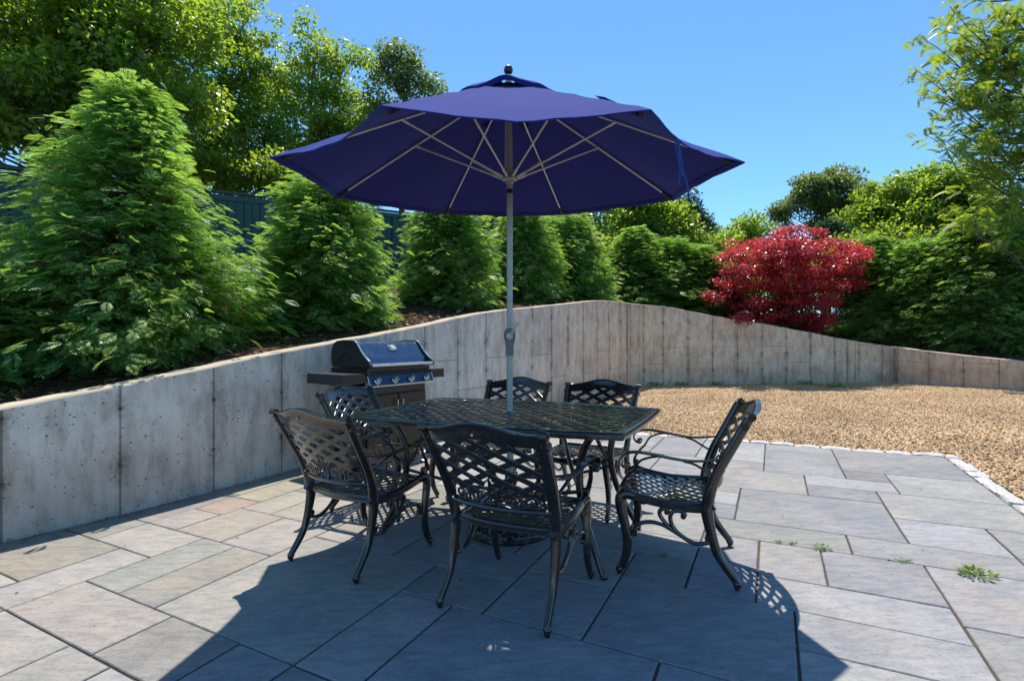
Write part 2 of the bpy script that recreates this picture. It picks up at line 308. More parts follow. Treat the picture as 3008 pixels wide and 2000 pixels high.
# ---------------------------------------------------------------- patio slabs
RECTS = [(-29,-2,-27,3),(-29,3,-27,5),(-29,5,-27,8),(-29,8,-23,11),(-29,11,-25,13),(-29,13,-25,17),(-29,17,-25,21),(-29,21,-26,24),(-26,21,-23,24),(-23,21,-17,24),(-29,24,-25,29),(-29,29,-25,33),(-29,33,-25,37),(-29,37,-25,41),(-27,-2,-26,3),(-27,3,-26,5),(-27,5,-26,8),(-26,-2,-23,2),(-26,2,-23,3),(-26,3,-23,8),(-25,11,-21,13),(-25,13,-23,15),(-25,15,-23,17),(-25,17,-23,21),(-23,19,-21,21),(-25,24,-21,29),(-25,29,-21,33),(-25,33,-21,37),(-25,37,-21,41),(-23,-2,-19,3),(-23,3,-21,7),(-23,7,-21,11),(-23,13,-20,16),(-23,16,-21,19),(-21,3,-17,7),(-21,7,-16,9),(-21,9,-19,13),(-21,16,-17,19),(-17,16,-13,19),(-17,15,-13,16),(-21,19,-17,21),(-21,24,-17,29),(-21,29,-17,33),(-17,23,-13,28),(-21,33,-16,37),(-21,37,-17,41),(-20,13,-17,16),(-19,-2,-15,3),(-15,-2,-14,2),(-19,9,-17,13),(-17,3,-15,7),(-17,9,-11,15),(-17,19,-13,23),(-16,28,-13,30),(-16,30,-13,35),(-13,28,-10,30),(-17,28,-16,33),(-17,37,-12,41),(-16,7,-13,9),(-16,35,-10,37),(-15,2,-13,3),(-15,3,-13,7),(-14,-2,-11,2),(-13,2,-11,3),(-13,3,-11,9),(-13,15,-8,17),(-13,17,-9,23),(-8,16,-5,19),(-9,17,-8,19),(-9,19,-3,21),(-9,21,-3,26),(-13,23,-10,28),(-10,23,-9,26),(-13,30,-7,35),(-12,37,-8,41),(-11,-2,-8,2),(-9,2,-8,3),(-11,2,-9,3),(-11,3,-9,5),(-11,5,-9,7),(-11,7,-9,9),(-11,9,-9,13),(-11,13,-8,15),(-10,26,-7,30),(-8,35,-5,41),(-10,35,-8,37),(-9,3,-6,6),(-9,9,-3,13),(-9,6,-6,9),(-8,-2,-2,3),(-6,3,-2,5),(-8,13,-5,16),(-7,26,-2,28),(-7,28,-4,32),(-4,28,-2,29),(-7,32,-4,35),(-6,5,0,9),(-5,13,0,17),(-5,17,-3,19),(-5,35,-1,41),(-4,29,1,33),(-4,33,-1,35),(-3,9,0,13),(-3,17,-1,22),(-3,22,2,24),(-2,24,4,29),(-3,24,-2,26),(-2,-2,3,3),(-2,3,3,5),(-1,17,4,19),(-1,19,1,22),(-1,33,3,39),(-1,39,3,41),(0,5,4,9),(0,9,4,15),(0,15,4,17),(1,19,4,22),(1,29,4,31),(1,31,5,33),(2,22,7,24),(3,-2,6,2),(3,2,4,5),(3,33,5,35),(3,35,9,41),(4,2,6,5),(4,5,6,9),(4,9,7,13),(4,13,7,18),(4,18,7,22),(4,24,7,27),(4,27,9,31),(5,31,9,35),(6,-2,9,2),(6,2,9,5),(6,5,9,9),(7,9,9,13),(7,13,9,18),(7,18,9,24),(7,24,9,27)]
EXTRA = [(u, v, min(u + 4, 9), v + 4) for u in range(-29, 9, 4) for v in (-6,)]
def build_patio():
    V = []; F = []; tint = []; seed = []
    r2 = random.Random(11)
    special = {(-25, 15): (.60, .43, .33), (-21, 7): (.50, .445, .41), (3, 33): (.30, .265, .245), (-29, 17): (.52, .50, .36), (-25, 17): (.56, .50, .33), (-23, 13): (.50, .45, .37), (-25, 21): (.52, .5, .4),
               (-25, 13): (.50, .455, .42), (-20, 13): (.54, .49, .455), (-25, 11): (.56, .52, .475), (-21, 9): (.44, .445, .395), (-29, 11): (.40, .39, .33), (-17, 9): (.47, .46, .40), (4, 9): (.40, .42, .45), (0, 15): (.45, .45, .46),
               (-21, 16): (.56, .51, .42), (-23, 16): (.55, .50, .42)}
    for (a, b, c, d) in RECTS + EXTRA:
        k = r2.random(); u = (a + c) / 2
        w = max(0, min(1, (-6 - u) / 14))                                   # warmer slabs towards the wall side
        base = np.array([.298, .296, .306]) * (1 - w) + np.array([.318, .300, .280]) * w
        col = base * (1 + (k - .5) * .30) * np.array([1 + r2.uniform(-.035, .05), 1, 1 + r2.uniform(-.06, .05)])
        for key, sc_ in special.items():
            if a <= key[0] + .1 and key[0] < c and b <= key[1] + .1 and key[1] < d: col = np.array(sc_) * np.array([.70, .70, .72]) * .62 + base * .38; break
        g = .020; gx = [a + g + r2.uniform(0, .018), c - g - r2.uniform(0, .018)]; gy = [b + g * .5 + r2.uniform(0, .014), d - g * .5 - r2.uniform(0, .014)]
        hz = r2.uniform(-.0012, .0012); bv = .022
        ring = []
        # outline with slightly irregular edges
        nx, ny = max(2, int((gx[1] - gx[0]) * 2)), max(2, int((gy[1] - gy[0]) * 2))
        pts = [(x, gy[0]) for x in np.linspace(gx[0], gx[1], nx)] + [(gx[1], y) for y in np.linspace(gy[0], gy[1], ny)[1:]] + [(x, gy[1]) for x in np.linspace(gx[1], gx[0], nx)[1:]] + [(gx[0], y) for y in np.linspace(gy[1], gy[0], ny)[1:-1]]
        mx_, my_ = (gx[0] + gx[1]) / 2, (gy[0] + gy[1]) / 2
        b0 = len(V); n = len(pts); jit = [r2.uniform(0, .012) for _ in pts]
        def inn(p, q): return (p[0] - math.copysign(min(q, abs(p[0] - mx_)), p[0] - mx_) * (1 if abs(abs(p[0] - mx_) - (gx[1] - gx[0]) / 2) < 1e-6 else 0), p[1] - math.copysign(min(q, abs(p[1] - my_)), p[1] - my_) * (1 if abs(abs(p[1] - my_) - (gy[1] - gy[0]) / 2) < 1e-6 else 0))
        for p, j in zip(pts, jit): q = inn(p, j); V.append(P(q[0], q[1], -.045))
        for p, j in zip(pts, jit): q = inn(p, j); V.append(P(q[0], q[1], hz - .004))
        for p, j in zip(pts, jit): q = inn(p, j + bv); V.append(P(q[0], q[1], hz))
        for ly in (0, 1):
            for i in range(n): F.append((b0 + ly * n + i, b0 + ly * n + (i + 1) % n, b0 + (ly + 1) * n + (i + 1) % n, b0 + (ly + 1) * n + i)); tint.append(col); seed.append(k * 37)
        F.append(tuple(b0 + 2 * n + i for i in range(n))); tint.append(col); seed.append(k * 37)
    me = bpy.data.meshes.new('patio'); me.from_pydata([tuple(p) for p in V], [], F)
    at = me.attributes.new('tint', 'FLOAT_COLOR', 'FACE'); at.data.foreach_set('color', np.array([list(c) + [1] for c in tint], np.float32).ravel())
    at = me.attributes.new('seed', 'FLOAT', 'FACE'); at.data.foreach_set('value', np.array(seed, np.float32))
    tag(link('patio', me, M_STONE), kind='structure')
    me = bpy.data.meshes.new('patio_bed'); q = [(-31, -8), (9.05, -8), (9.05, 41.05), (-31, 41.05)]
    me.from_pydata([tuple(P(a, b, -.008)) for a, b in q], [], [(0, 1, 2, 3)]); tag(link('patio_bed', me, M_JOINT), kind='structure')
build_patio()
# granite sett edging along the back and the right side
def build_kerb():
    mb = MB(); r2 = random.Random(5)
    def sett(u0, u1, v0, v1, hh):
        n = 4; vs = []; fs = []
        for iz in (0, 1):
            for i in range(n + 1):
                for j in range(n + 1):
                    fu, fv = i / n, j / n; ed = min(fu, 1 - fu, fv, 1 - fv)
                    h = (hh - (.014 if ed == 0 else 0) + r2.uniform(-.005, .005)) if iz else -.10
                    vs.append(P(u0 + (u1 - u0) * fu + r2.uniform(-.03, .03), v0 + (v1 - v0) * fv + r2.uniform(-.03, .03), h))
        I = lambda z, i, j: z * (n + 1) ** 2 + i * (n + 1) + j
        for i in range(n):
            for j in range(n): fs.append((I(1, i, j), I(1, i + 1, j), I(1, i + 1, j + 1), I(1, i, j + 1)))
            fs += [(I(0, i, 0), I(0, i + 1, 0), I(1, i + 1, 0), I(1, i, 0)), (I(0, i + 1, n), I(0, i, n), I(1, i, n), I(1, i + 1, n)), (I(0, 0, i + 1), I(0, 0, i), I(1, 0, i), I(1, 0, i + 1)), (I(0, n, i), I(0, n, i + 1), I(1, n, i + 1), I(1, n, i))]
        mb.add(vs, fs)
    u = -27.0
    while u < 9.6: w = r2.uniform(1.2, 1.9); sett(u + .06, min(u + w, 9.9) - .06, 41.12, 41.12 + r2.uniform(.62, .8), r2.uniform(.004, .018)); u += w
    v = 40.9
    while v > -8: w = r2.uniform(1.2, 1.9); sett(9.13, 9.13 + r2.uniform(.62, .8), v - w + .05, v - .05, r2.uniform(.004, .018)); v -= w
    tag(mb.build('kerb', M_GRAN, smooth=True, ang=60), kind='structure')
build_kerb()
def gz(x, y): return .006 + .0125 * x + .004 * y
# ---------------------------------------------------------------- retaining wall: plan from the panel joints (0.61 m apart)
F_ = 1494.4
TOPS = [(-900, 1392), (-360, 1278), (3, 1200), (353, 1130), (628, 1075), (828, 1032), (985, 1004), (1133, 978), (1247, 956), (1345, 933), (1428, 917), (1500, 908), (1564, 902.5), (1620, 896), (1669, 891), (1714, 886), (1754, 882), (1789, 883), (1822, 886.5), (1852, 890.5), (1874, 893), (1892, 894.5), (1948, 899), (2021, 912), (2093, 926.5), (2166, 939), (2239, 949.5), (2309, 963), (2381, 976), (2451, 990.5), (2523, 1003.5), (2592, 1013.5), (2637, 1020), (2729, 1031.6), (2830, 1043), (2935, 1053), (3008, 1060), (3200, 1085)]
def topz(px, Y): return HC - (np.interp(px, [t[0] for t in TOPS], [t[1] for t in TOPS]) - 1000) / F_ * Y
WP = [(-3.30, .70), (-3.33, 1.30), (-3.32, 1.90), (-3.24, 2.50), (-3.111, 3.098), (-2.747, 3.567), (-2.409, 4.109), (-2.103, 4.648), (-1.775, 5.165)]
def nxt(p, x, L, far=True):
    k = (x - 1504) / F_; a = k * k + 1; b = -2 * (k * p[0] + p[1]); c = p[0] ** 2 + p[1] ** 2 - L * L; D = max(0, b * b - 4 * a * c)
    Y = (-b + math.sqrt(D) * (1 if far else -1)) / 2 / a; return (k * Y, Y)
for x in (1133, 1247.5, 1345, 1428, 1500, 1564, 1619.6, 1668.6, 1713.8, 1754, 1789, 1821.8, 1851.7): WP.append(nxt(WP[-1], x, .6096))
WP.append((3.07, 12.28)); CORNER = len(WP); WP.append((3.24, 12.55))
for x in (1948, 2021, 2093.4, 2166, 2238.8, 2309, 2381, 2451.5, 2523, 2592): WP.append(((x - 1504) / F_ * 12.58, 12.58))
WP.append((9.42, 12.52))
for x in (2637, 2729.5, 2830, 2935): WP.append(nxt(WP[-1], x, .25 if x == 2637 else .6096, False))
for i in range(6): p, q = WP[-2], WP[-1]; d = np.array(q) - np.array(p); d /= np.linalg.norm(d); WP.append(tuple(np.array(q) + d * .6096))
WPA = np.array(WP); WT = []
for i, (x, y) in enumerate(WPA):
    if i < 4: WT.append(.80 - .02 - (4 - i) * .085)
    else:
        px = 1504 + F_ * x / y; WT.append(topz(px, y) if px < 3150 else None)
lz = [z for z in WT if z is not None][-1]; k0 = 0
for i in range(len(WT)):
    if WT[i] is None: k0 += 1; WT[i] = lz - .09 * k0
WT = np.array(WT)
if 0: print([(round(float(a), 2), round(float(b), 2), round(float(c), 2)) for (a, b), c in zip(WPA, WT)])
WS = np.r_[0, np.cumsum(np.linalg.norm(np.diff(WPA, axis=0), axis=1))]
def wdir():
    T = np.gradient(WPA, axis=0); T /= np.linalg.norm(T, axis=1)[:, None]; return T, np.c_[-T[:, 1], T[:, 0]]
WTan, WNor = wdir()       # WNor points behind the wall (uphill)
THK = .20
def build_wall():
    # refine
    t = np.linspace(0, 1, 5)[:-1]; idx = np.arange(len(WPA)); fi = np.concatenate([i + t for i in idx[:-1]] + [[len(WPA) - 1]])
    X = np.c_[np.interp(fi, idx, WPA[:, 0]), np.interp(fi, idx, WPA[:, 1])]; Z = np.interp(fi, idx, WT); Nn = np.c_[np.interp(fi, idx, WNor[:, 0]), np.interp(fi, idx, WNor[:, 1])]
    # panel coordinate: joints at multiples of .6096 starting at node 4
    pu = (fi - 4) * .6096
    for g in range(len(fi)):
        if fi[g] > CORNER - 1: pu[g] = (fi[g] - 4) * .6096
    r2 = random.Random(2); V = []; F = []; UV = []; n = len(fi); zb = []
    Zs = Z + np.array([r2.uniform(-.004, .004) for _ in Z])
    rows = [(0, -.35), (0, 1.0), (.012, 1.0), (THK - .012, 1.0), (THK, 1.0), (THK, -.35)]
    for k in range(n):
        g0 = gz(*X[k]) if X[k][0] > -1.2 else -.02
        for ri, (off, h) in enumerate(rows):
            z = -.35 if h < 0 else Zs[k] + (0 if ri in (2, 3) else -.012)
            p = X[k] + Nn[k] * off; V.append((p[0], p[1], z)); UV.append((pu[k], z - g0))
    m = len(rows); mats = []
    for k in range(n - 1):
        for r in range(m - 1): F.append((k * m + r, (k + 1) * m + r, (k + 1) * m + r + 1, k * m + r + 1)); mats.append(1 if r in (1, 2, 3) else 0)
    F.append(tuple(range(m))); mats.append(0); F.append(tuple((n - 1) * m + r for r in range(m))[::-1]); mats.append(0)
    me = bpy.data.meshes.new('retaining_wall'); me.from_pydata(V, [], F); uv = me.uv_layers.new(name='UVMap')
    for lp in me.loops: uv.data[lp.index].uv = UV[lp.vertex_index]
    me.polygons.foreach_set('material_index', mats)
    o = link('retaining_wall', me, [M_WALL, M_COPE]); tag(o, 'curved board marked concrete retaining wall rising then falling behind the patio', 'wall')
build_wall()
# ---------------------------------------------------------------- ground sheets
def sheet(name, poly, mat, n=1, kind='structure'):
    me = bpy.data.meshes.new(name); me.from_pydata(poly, [], [tuple(range(len(poly)))]); return tag(link(name, me, mat), kind=kind)
sheet('ground', [(-900, -900, -.30), (900, -900, -.30), (900, 900, -.30), (-900, 900, -.30)], M_SOIL)
def pg(u, v): p = P(u, v); return (p[0], p[1], gz(p[0], p[1]) - .012)
sheet('gravel_bed', [pg(-40, 41.3), pg(160, 41.3), pg(160, 200), pg(-40, 200)], M_BED)
sheet('gravel_bed', [pg(9.2, -160), pg(160, -160), pg(160, 41.3), pg(9.2, 41.3)], M_BED)
def build_terrain():
    offs = [THK - .03, .5, 1.2, 2.5, 4.2, 5.2, 8, 14, 30, 90, 300]; rise = [0, .05, .17, .38, .62, .80, 1.05, 1.2, 1.4, 1.5, 1.5]
    V = []; F = []; n = len(WPA); m = len(offs); Nn = WNor.copy()
    for _ in range(3): Nn[1:-1] = (Nn[:-2] + 2 * Nn[1:-1] + Nn[2:]) / 4
    Nn /= np.linalg.norm(Nn, axis=1)[:, None]
    r2 = random.Random(9)
    for i in range(n):
        for o, rz in zip(offs, rise):
            nn = WNor[i] if o < 1 else Nn[i]; p = WPA[i] + nn * o; V.append((p[0], p[1], WT[i] - .075 + rz + (r2.uniform(-.03, .03) if o > .3 else 0)))
    for i in range(n - 1):
        for j in range(m - 1): F.append((i * m + j, (i + 1) * m + j, (i + 1) * m + j + 1, i * m + j + 1))
    me = bpy.data.meshes.new('planting_bed'); me.from_pydata(V, [], F); o = link('planting_bed', me, M_SOIL, smooth=True); tag(o, kind='structure')
build_terrain()
def terr(i, off):
    """world point on the planted slope, i = fractional wall node, off = metres behind the wall"""
    idx = np.arange(len(WPA)); x = np.interp(i, idx, WPA[:, 0]); y = np.interp(i, idx, WPA[:, 1]); nx_ = np.interp(i, idx, WNor[:, 0]); ny_ = np.interp(i, idx, WNor[:, 1])
    z = np.interp(i, idx, WT) - .075 + np.interp(off, [0, .5, 1.2, 2.5, 4.2, 5.2, 8, 14, 30], [0, .05, .17, .38, .62, .80, 1.05, 1.2, 1.4])
    return Vector((x + nx_ * off, y + ny_ * off, z))
def terrz(x, y):
    d = WPA - np.array([x, y]); i = int(np.argmin((d ** 2).sum(1))); off = max(0, float(-(d[i] @ WNor[i])))
    return float(WT[i] - .075 + np.interp(off, [0, .5, 1.2, 2.5, 4.2, 5.2, 8, 14, 30], [0, .05, .17, .38, .62, .80, 1.05, 1.2, 1.4]))
# ---------------------------------------------------------------- gravel stones (cover of pebbles)
def build_gravel():
    V = []; F = []
    def q(u0, v0, u1, v1, nn=12):
        b = len(V)
        for i in range(nn + 1):
            for j in range(nn + 1): x = P(u0 + (u1 - u0) * i / nn, v0 + (v1 - v0) * j / nn); V.append((x[0], x[1], gz(x[0], x[1]) - .004))
        for i in range(nn):
            for j in range(nn):
                f = (b + i * (nn + 1) + j, b + (i + 1) * (nn + 1) + j, b + (i + 1) * (nn + 1) + j + 1, b + i * (nn + 1) + j + 1)
                c = np.mean([V[k][:2] for k in f], axis=0)
                if c[1] < 1.0 or abs(c[0] / c[1]) > 1.25 or c[1] > 12.9: continue
                dd = WPA - c; k = int(np.argmin((dd ** 2).sum(1)))
                if -(dd[k] @ WNor[k]) > .25: continue
                F.append(f)
    q(-27, 42.0, 62, 112, 60); q(10.0, -6, 62, 42.0, 40)
    me = bpy.data.meshes.new('gravel'); me.from_pydata(V, [], F); o = link('gravel', me, M_PEB); tag(o, 'tan and honey coloured gravel stones between patio and wall', 'gravel', kind='stuff')
    ng = bpy.data.node_groups.new('gravel_scatter', 'GeometryNodeTree'); ng.interface.new_socket('Geometry', in_out='INPUT', socket_type='NodeSocketGeometry'); ng.interface.new_socket('Geometry', in_out='OUTPUT', socket_type='NodeSocketGeometry')
    N = ng.nodes; L = ng.links; gi = N.new('NodeGroupInput'); go = N.new('NodeGroupOutput')
    dp = N.new('GeometryNodeDistributePointsOnFaces'); dp.inputs['Density'].default_value = 2200; L.new(gi.outputs[0], dp.inputs['Mesh'])
    ic = N.new('GeometryNodeMeshIcoSphere'); ic.inputs['Radius'].default_value = .0108; ic.inputs['Subdivisions'].default_value = 2
    tr = N.new('GeometryNodeTransform'); tr.inputs['Scale'].default_value = (1.25, .85, .52); L.new(ic.outputs[0], tr.inputs[0])
    sm = N.new('GeometryNodeSetMaterial'); sm.inputs['Material'].default_value = M_PEB; L.new(tr.outputs[0], sm.inputs[0])
    ii = N.new('GeometryNodeInstanceOnPoints'); L.new(dp.outputs['Points'], ii.inputs['Points']); L.new(sm.outputs[0], ii.inputs['Instance'])
    rv = N.new('FunctionNodeRandomValue'); rv.data_type = 'FLOAT_VECTOR'; rv.inputs[0].default_value = (-.55, -.55, 0); rv.inputs[1].default_value = (.55, .55, 6.28)
    e2r = N.new('FunctionNodeEulerToRotation'); L.new(rv.outputs[0], e2r.inputs[0]); L.new(e2r.outputs[0], ii.inputs['Rotation'])
    rs = N.new('FunctionNodeRandomValue'); rs.data_type = 'FLOAT_VECTOR'; rs.inputs[0].default_value = (.45, .45, .5); rs.inputs[1].default_value = (1.5, 1.5, 1.6); L.new(rs.outputs[0], ii.inputs['Scale'])
    L.new(ii.outputs[0], go.inputs[0]); md = o.modifiers.new('scatter', 'NODES'); md.node_group = ng
build_gravel()
# ---------------------------------------------------------------- fence behind the hedge
def build_fence():
    M_F = simple('fence_paint', (.010, .055, .042), .5, var=.18, sc=3, bump=.15, bsc=60)
    a = np.array([-6.9, 5.9]); d = np.array([.56, .828]); nrm = np.array([-.828, .56]); n_pan = 6; Lp = 2.44
    root_p = Vector((a[0], a[1], 0)); xf = Matrix.Translation(-root_p)
    f = thing('board_fence', 'dark teal vertical board fence with moulded cap behind the arborvitae row', 'fence', Matrix.Translation(root_p))
    def top(s): return 3.335 + .125 * s
    def at(s, o, z): return (a[0] + d[0] * s + nrm[0] * o, a[1] + d[1] * s + nrm[1] * o, z)
    for k in range(-1, n_pan):
        s0, s1 = k * Lp, (k + 1) * Lp; mb = MB(); nb = 16; w = (Lp - .10) / nb
        for j in range(nb):
            x0 = s0 + .05 + j * w; x1 = x0 + w - .012; o = .004 * (j % 2)
            vs = []
            for s in (x0, x1):
                for (oo, zz) in ((-.012 - o, -2.5), (-.012 - o, -.0), (.012 - o, -.0), (.012 - o, -2.5)): vs.append(at(s, oo, top(s) - .12 + zz))
            mb.add(vs, [(0, 1, 2, 3), (7, 6, 5, 4), (0, 4, 5, 1), (1, 5, 6, 2), (2, 6, 7, 3), (3, 7, 4, 0)])
        # backing so no light shows between boards
        mb.add([at(s0 + .05, .02, top(s0) - 2.6), at(s1 - .05, .02, top(s1) - 2.6), at(s1 - .05, .02, top(s1) - .13), at(s0 + .05, .02, top(s0) - .13)], [(0, 1, 2, 3)])
        mb.build('board_panel', M_F, f, smooth=False, xf=xf)
        mb = MB()
        for (w_, h_, z_) in ((.13, .03, 0), (.075, .09, -.06)):
            vs = []
            for s in (s0, s1 - .004):
                for o_, z2 in ((-w_ / 2, z_ - h_), (-w_ / 2, z_), (w_ / 2, z_), (w_ / 2, z_ - h_)): vs.append(at(s, o_, top(s) + z2))
            mb.add(vs, [(0, 1, 2, 3), (7, 6, 5, 4), (0, 4, 5, 1), (1, 5, 6, 2), (2, 6, 7, 3), (3, 7, 4, 0)])
        mb.build('cap_rail', M_F, f, smooth=False, xf=xf)
        mb = MB(); c = at(s0, 0, top(s0) - 1.37); mb.box(c, (.09, .09, 2.45), Matrix.Rotation(math.atan2(d[1], d[0]), 3, 'Z')); mb.build('post', M_F, f, smooth=False, xf=xf)
build_fence()
# ---------------------------------------------------------------- furniture materials
def mat_cast():
    m = NM('cast_aluminium_bronze_black'); n = m.noise(22, 5, .65)
    c = m.mix(m.ramp(n, [(.35, 0), (.7, 1)]), (.014, .011, .009), (.038, .029, .022)); c = m.mix(m.ramp(m.noise(60, 3, .7), [(.62, 0), (.78, .5)]), c, (.06, .045, .03))
    m.set(c, m.ramp(m.noise(35, 4), [(.3, .17), (.7, .34)]), .35, .6); m.bump(m.noise(120, 3, .6), .10, .001); m.p.inputs['Coat Weight'].default_value = .8; m.p.inputs['Coat Roughness'].default_value = .13; m.p.inputs['Coat IOR'].default_value = 1.5; return m.m
M_CAST = mat_cast()
M_STEEL = simple('brushed_steel', (.60, .59, .57), .28, 1.0, bump=.05); M_BOLT = simple('bolt_zinc', (.75, .75, .74), .25, 1.0)
# ---------------------------------------------------------------- dining chair (local: y = facing direction, origin between rear feet)
def postyz(z): return float(np.interp(z, [.375, .457, .548, .616, .706, .79, .83], [.130, .115, .083, .049, .001, -.045, -.066]))
def backpt(x, z, off=0.0):
    hw = .262 + .03 * (z - .45) / .4; y = postyz(z) - .055 * max(0, 1 - (x / hw) ** 2) + off
    return (x, y, z)
def strip_on(mb, pts, w, t, off):
    """flat bar lying in the backrest surface; pts = [(x,z)]"""
    pth = np.array([backpt(x, z, off) for x, z in pts]); T = np.gradient(pth, axis=0); T /= np.linalg.norm(T, axis=1)[:, None]
    nr = []
    for x, z in pts:
        a = np.array(backpt(x + .004, z)) - np.array(backpt(x - .004, z)); b = np.array(backpt(x, z + .004)) - np.array(backpt(x, z - .004)); c = np.cross(a, b); nr.append(c / np.linalg.norm(c))
    Sd = np.cross(T, np.array(nr)); Sd /= np.linalg.norm(Sd, axis=1)[:, None]
    mb.sweep(pth, rectp(w, t, .002), fixed=Sd)
def spiral(cx, cz, r0, r1, a0, a1, n=18): return [(cx + (r0 + (r1 - r0) * i / (n - 1)) * math.cos(a0 + (a1 - a0) * i / (n - 1)), cz + (r0 + (r1 - r0) * i / (n - 1)) * math.sin(a0 + (a1 - a0) * i / (n - 1))) for i in range(n)]
def make_chair():
    ch = thing('dining_chair', 'x', 'chair')
    PI = math.pi
    for sx in (-1, 1):
        # rear leg running up into the back post
        pth = smooth([(0, 0, .012), (0, .004, .035), (0, .042, .085), (0, .087, .156), (0, .113, .247), (0, .128, .325), (0, .130, .375), (0, .115, .457), (0, .083, .548), (0, .049, .616), (0, .001, .706), (0, -.040, .785), (0, -.055, .812)], 4)
        zz = pth[:, 2]; pth[:, 0] = sx * np.interp(zz, [0, .1, .38, .46, .83], [.262, .256, .252, .262, .287])
        r = np.interp(zz, [0, .03, .08, .25, .36, .42, .5, .7, .83], [.015, .018, .020, .024, .030, .028, .0245, .0230, .0225])
        mb = MB(); prof = [(math.cos(a) * .82 * (1 - .12 * abs(math.cos(2 * a))), math.sin(a)) for a in np.linspace(0, 2 * PI, 12, endpoint=False)]
        mb.sweep(pth, prof, scale=r, fixed=(1, 0, 0))
        mb.ball((sx * .262, .003, .028), .019, 10, (1, 1.1, .95)); mb.tube([(sx * .262, .003, 0.0), (sx * .262, .003, .014)], .011, 8)
        # scrolled knob on top of the post
        mb.tube([(sx * .287 - .020, -.066, .822), (sx * .287 + .020, -.066, .822)], .019, 12); mb.tube([(sx * .287 - .025, -.066, .822), (sx * .287 + .025, -.066, .822)], .008, 8)
        mb.tube([(sx * .286 - .017, -.036, .775), (sx * .286 + .017, -.036, .775)], .023, 10, radii=[.8 * .023, .8 * .023])
        mb.build('leg', M_CAST, ch)
        # front leg with knee
        mb = MB(); pth = smooth([(0, .470, .398), (0, .515, .404), (0, .541, .384), (0, .540, .335), (0, .524, .262), (0, .511, .186), (0, .514, .116), (0, .530, .060), (0, .550, .026), (0, .556, .012)], 4)
        pth[:, 0] = sx * np.interp(pth[:, 2], [0, .2, .4], [.262, .256, .250]); n = len(pth)
        mb.sweep(pth, prof, scale=np.interp(np.linspace(0, 1, n), [0, .12, .25, .5, .8, .92, 1], [.020, .027, .029, .0245, .0195, .018, .014]), fixed=(1, 0, 0))
        mb.ball((sx * .262, .549, .026), .019, 10, (1, 1.1, .95)); mb.tube([(sx * .262, .552, 0), (sx * .262, .552, .014)], .011, 8)
        mb.build('leg', M_CAST, ch)
        # side rail
        mb = MB(); pth = smooth([(sx * .252, .105, .392), (sx * .251, .135, .372), (sx * .250, .20, .362), (sx * .249, .30, .368), (sx * .249, .40, .382), (sx * .249, .475, .396), (sx * .250, .525, .402)], 4)
        mb.sweep(pth, rectp(.026, .042, .008), fixed=(1, 0, 0), scale=np.interp(np.linspace(0, 1, len(pth)), [0, .1, .3, 1], [1.35, 1.2, 1, 1])); mb.build('side_rail', M_CAST, ch)
        # scrolled stretcher between the legs
        mb = MB(); X = sx * .254
        def rod(pts, r=.0085, radii=None): q = smooth([(X, a, b) for a, b in pts], 4); mb.tube(q, r, 8, radii=[x * 1.2 for x in radii])
        rod([(.128, .245), (.116, .228), (.124, .208), (.150, .197), (.175, .194), (.21, .20), (.26, .231), (.292, .270), (.301, .312), (.288, .338), (.262, .345), (.240, .340), (.232, .322)], radii=[.011, .009, .009, .009, .011])
        rod([(.20, .200), (.250, .222), (.300, .254), (.340, .298), (.352, .328), (.338, .347), (.315, .345), (.312, .328)], radii=[.007, .009, .009, .010])
        rod([(.285, .240), (.330, .264), (.38, .276), (.43, .270), (.468, .252), (.487, .225), (.480, .206), (.466, .210)], radii=[.007, .009, .009, .011])
        mb.tube([(X - .013, .128, .228), (X + .013, .128, .228)], .017, 10); mb.tube([(X - .012, .240, .322), (X + .012, .240, .322)], .014, 10); mb.tube([(X - .012, .474, .214), (X + .012, .474, .214)], .016, 10); mb.tube([(X - .012, .318, .334), (X + .012, .318, .334)], .012, 10)
        mb.build('stretcher', M_CAST, ch)
        # armrest
        mb = MB(); arm = smooth([(0, .028, .633), (0, .060, .621), (0, .10, .611), (0, .15, .605), (0, .22, .604), (0, .291, .612), (0, .363, .624), (0, .438, .633), (0, .488, .629), (0, .522, .610), (0, .534, .586), (0, .522, .560), (0, .500, .551), (0, .486, .562), (0, .490, .577), (0, .501, .578)], 4)
        arm[:, 0] = sx * np.interp(arm[:, 1], [.03, .2, .45, .53], [.276, .300, .310, .310]); n = len(arm)
        pw = np.interp(np.linspace(0, 1, n), [0, .15, .4, .62, .75, 1], [.55, .75, 1.0, 1.0, .8, .6]); base = rectp(.040, .009, .003)
        mb.sweep(arm, base, scale=pw, fixed=(1, 0, 0)); mb.tube([(sx * .310 - .016, .504, .566), (sx * .310 + .016, .504, .566)], .012, 10)
        sup = smooth([(sx * .306, .35, .617), (sx * .307, .39, .610), (sx * .307, .431, .594), (sx * .304, .452, .570), (sx * .298, .466, .545), (sx * .287, .495, .515), (sx * .272, .520, .480), (sx * .262, .527, .452), (sx * .257, .520, .425)], 4)
        mb.sweep(sup, rectp(.020, .011, .004), fixed=(1, 0, 0), scale=np.interp(np.linspace(0, 1, len(sup)), [0, .4, 1], [.8, 1.0, 1.5])); mb.tube([(sx * .257 - .014, .515, .444), (sx * .257 + .014, .515, .444)], .018, 10)
        br = smooth([(sx * .300, .235, .600), (sx * .292, .19, .588), (sx * .280, .14, .560), (sx * .266, .085, .530)], 4); mb.sweep(br, rectp(.016, .010, .003), fixed=(1, 0, 0)); mb.build('armrest', M_CAST, ch)
    # ---- seat: ring + diagonal lattice
    mb = MB()
    def seatz(x, y): return .384 - .016 * math.exp(-((y - .27) / .13) ** 2) * (1 - (x / .26) ** 2) - (0 if y < .50 else (y - .50) ** 2 * 9) + .012 * max(0, (y - .38)) / .12 * (1 if y < .5 else 1)
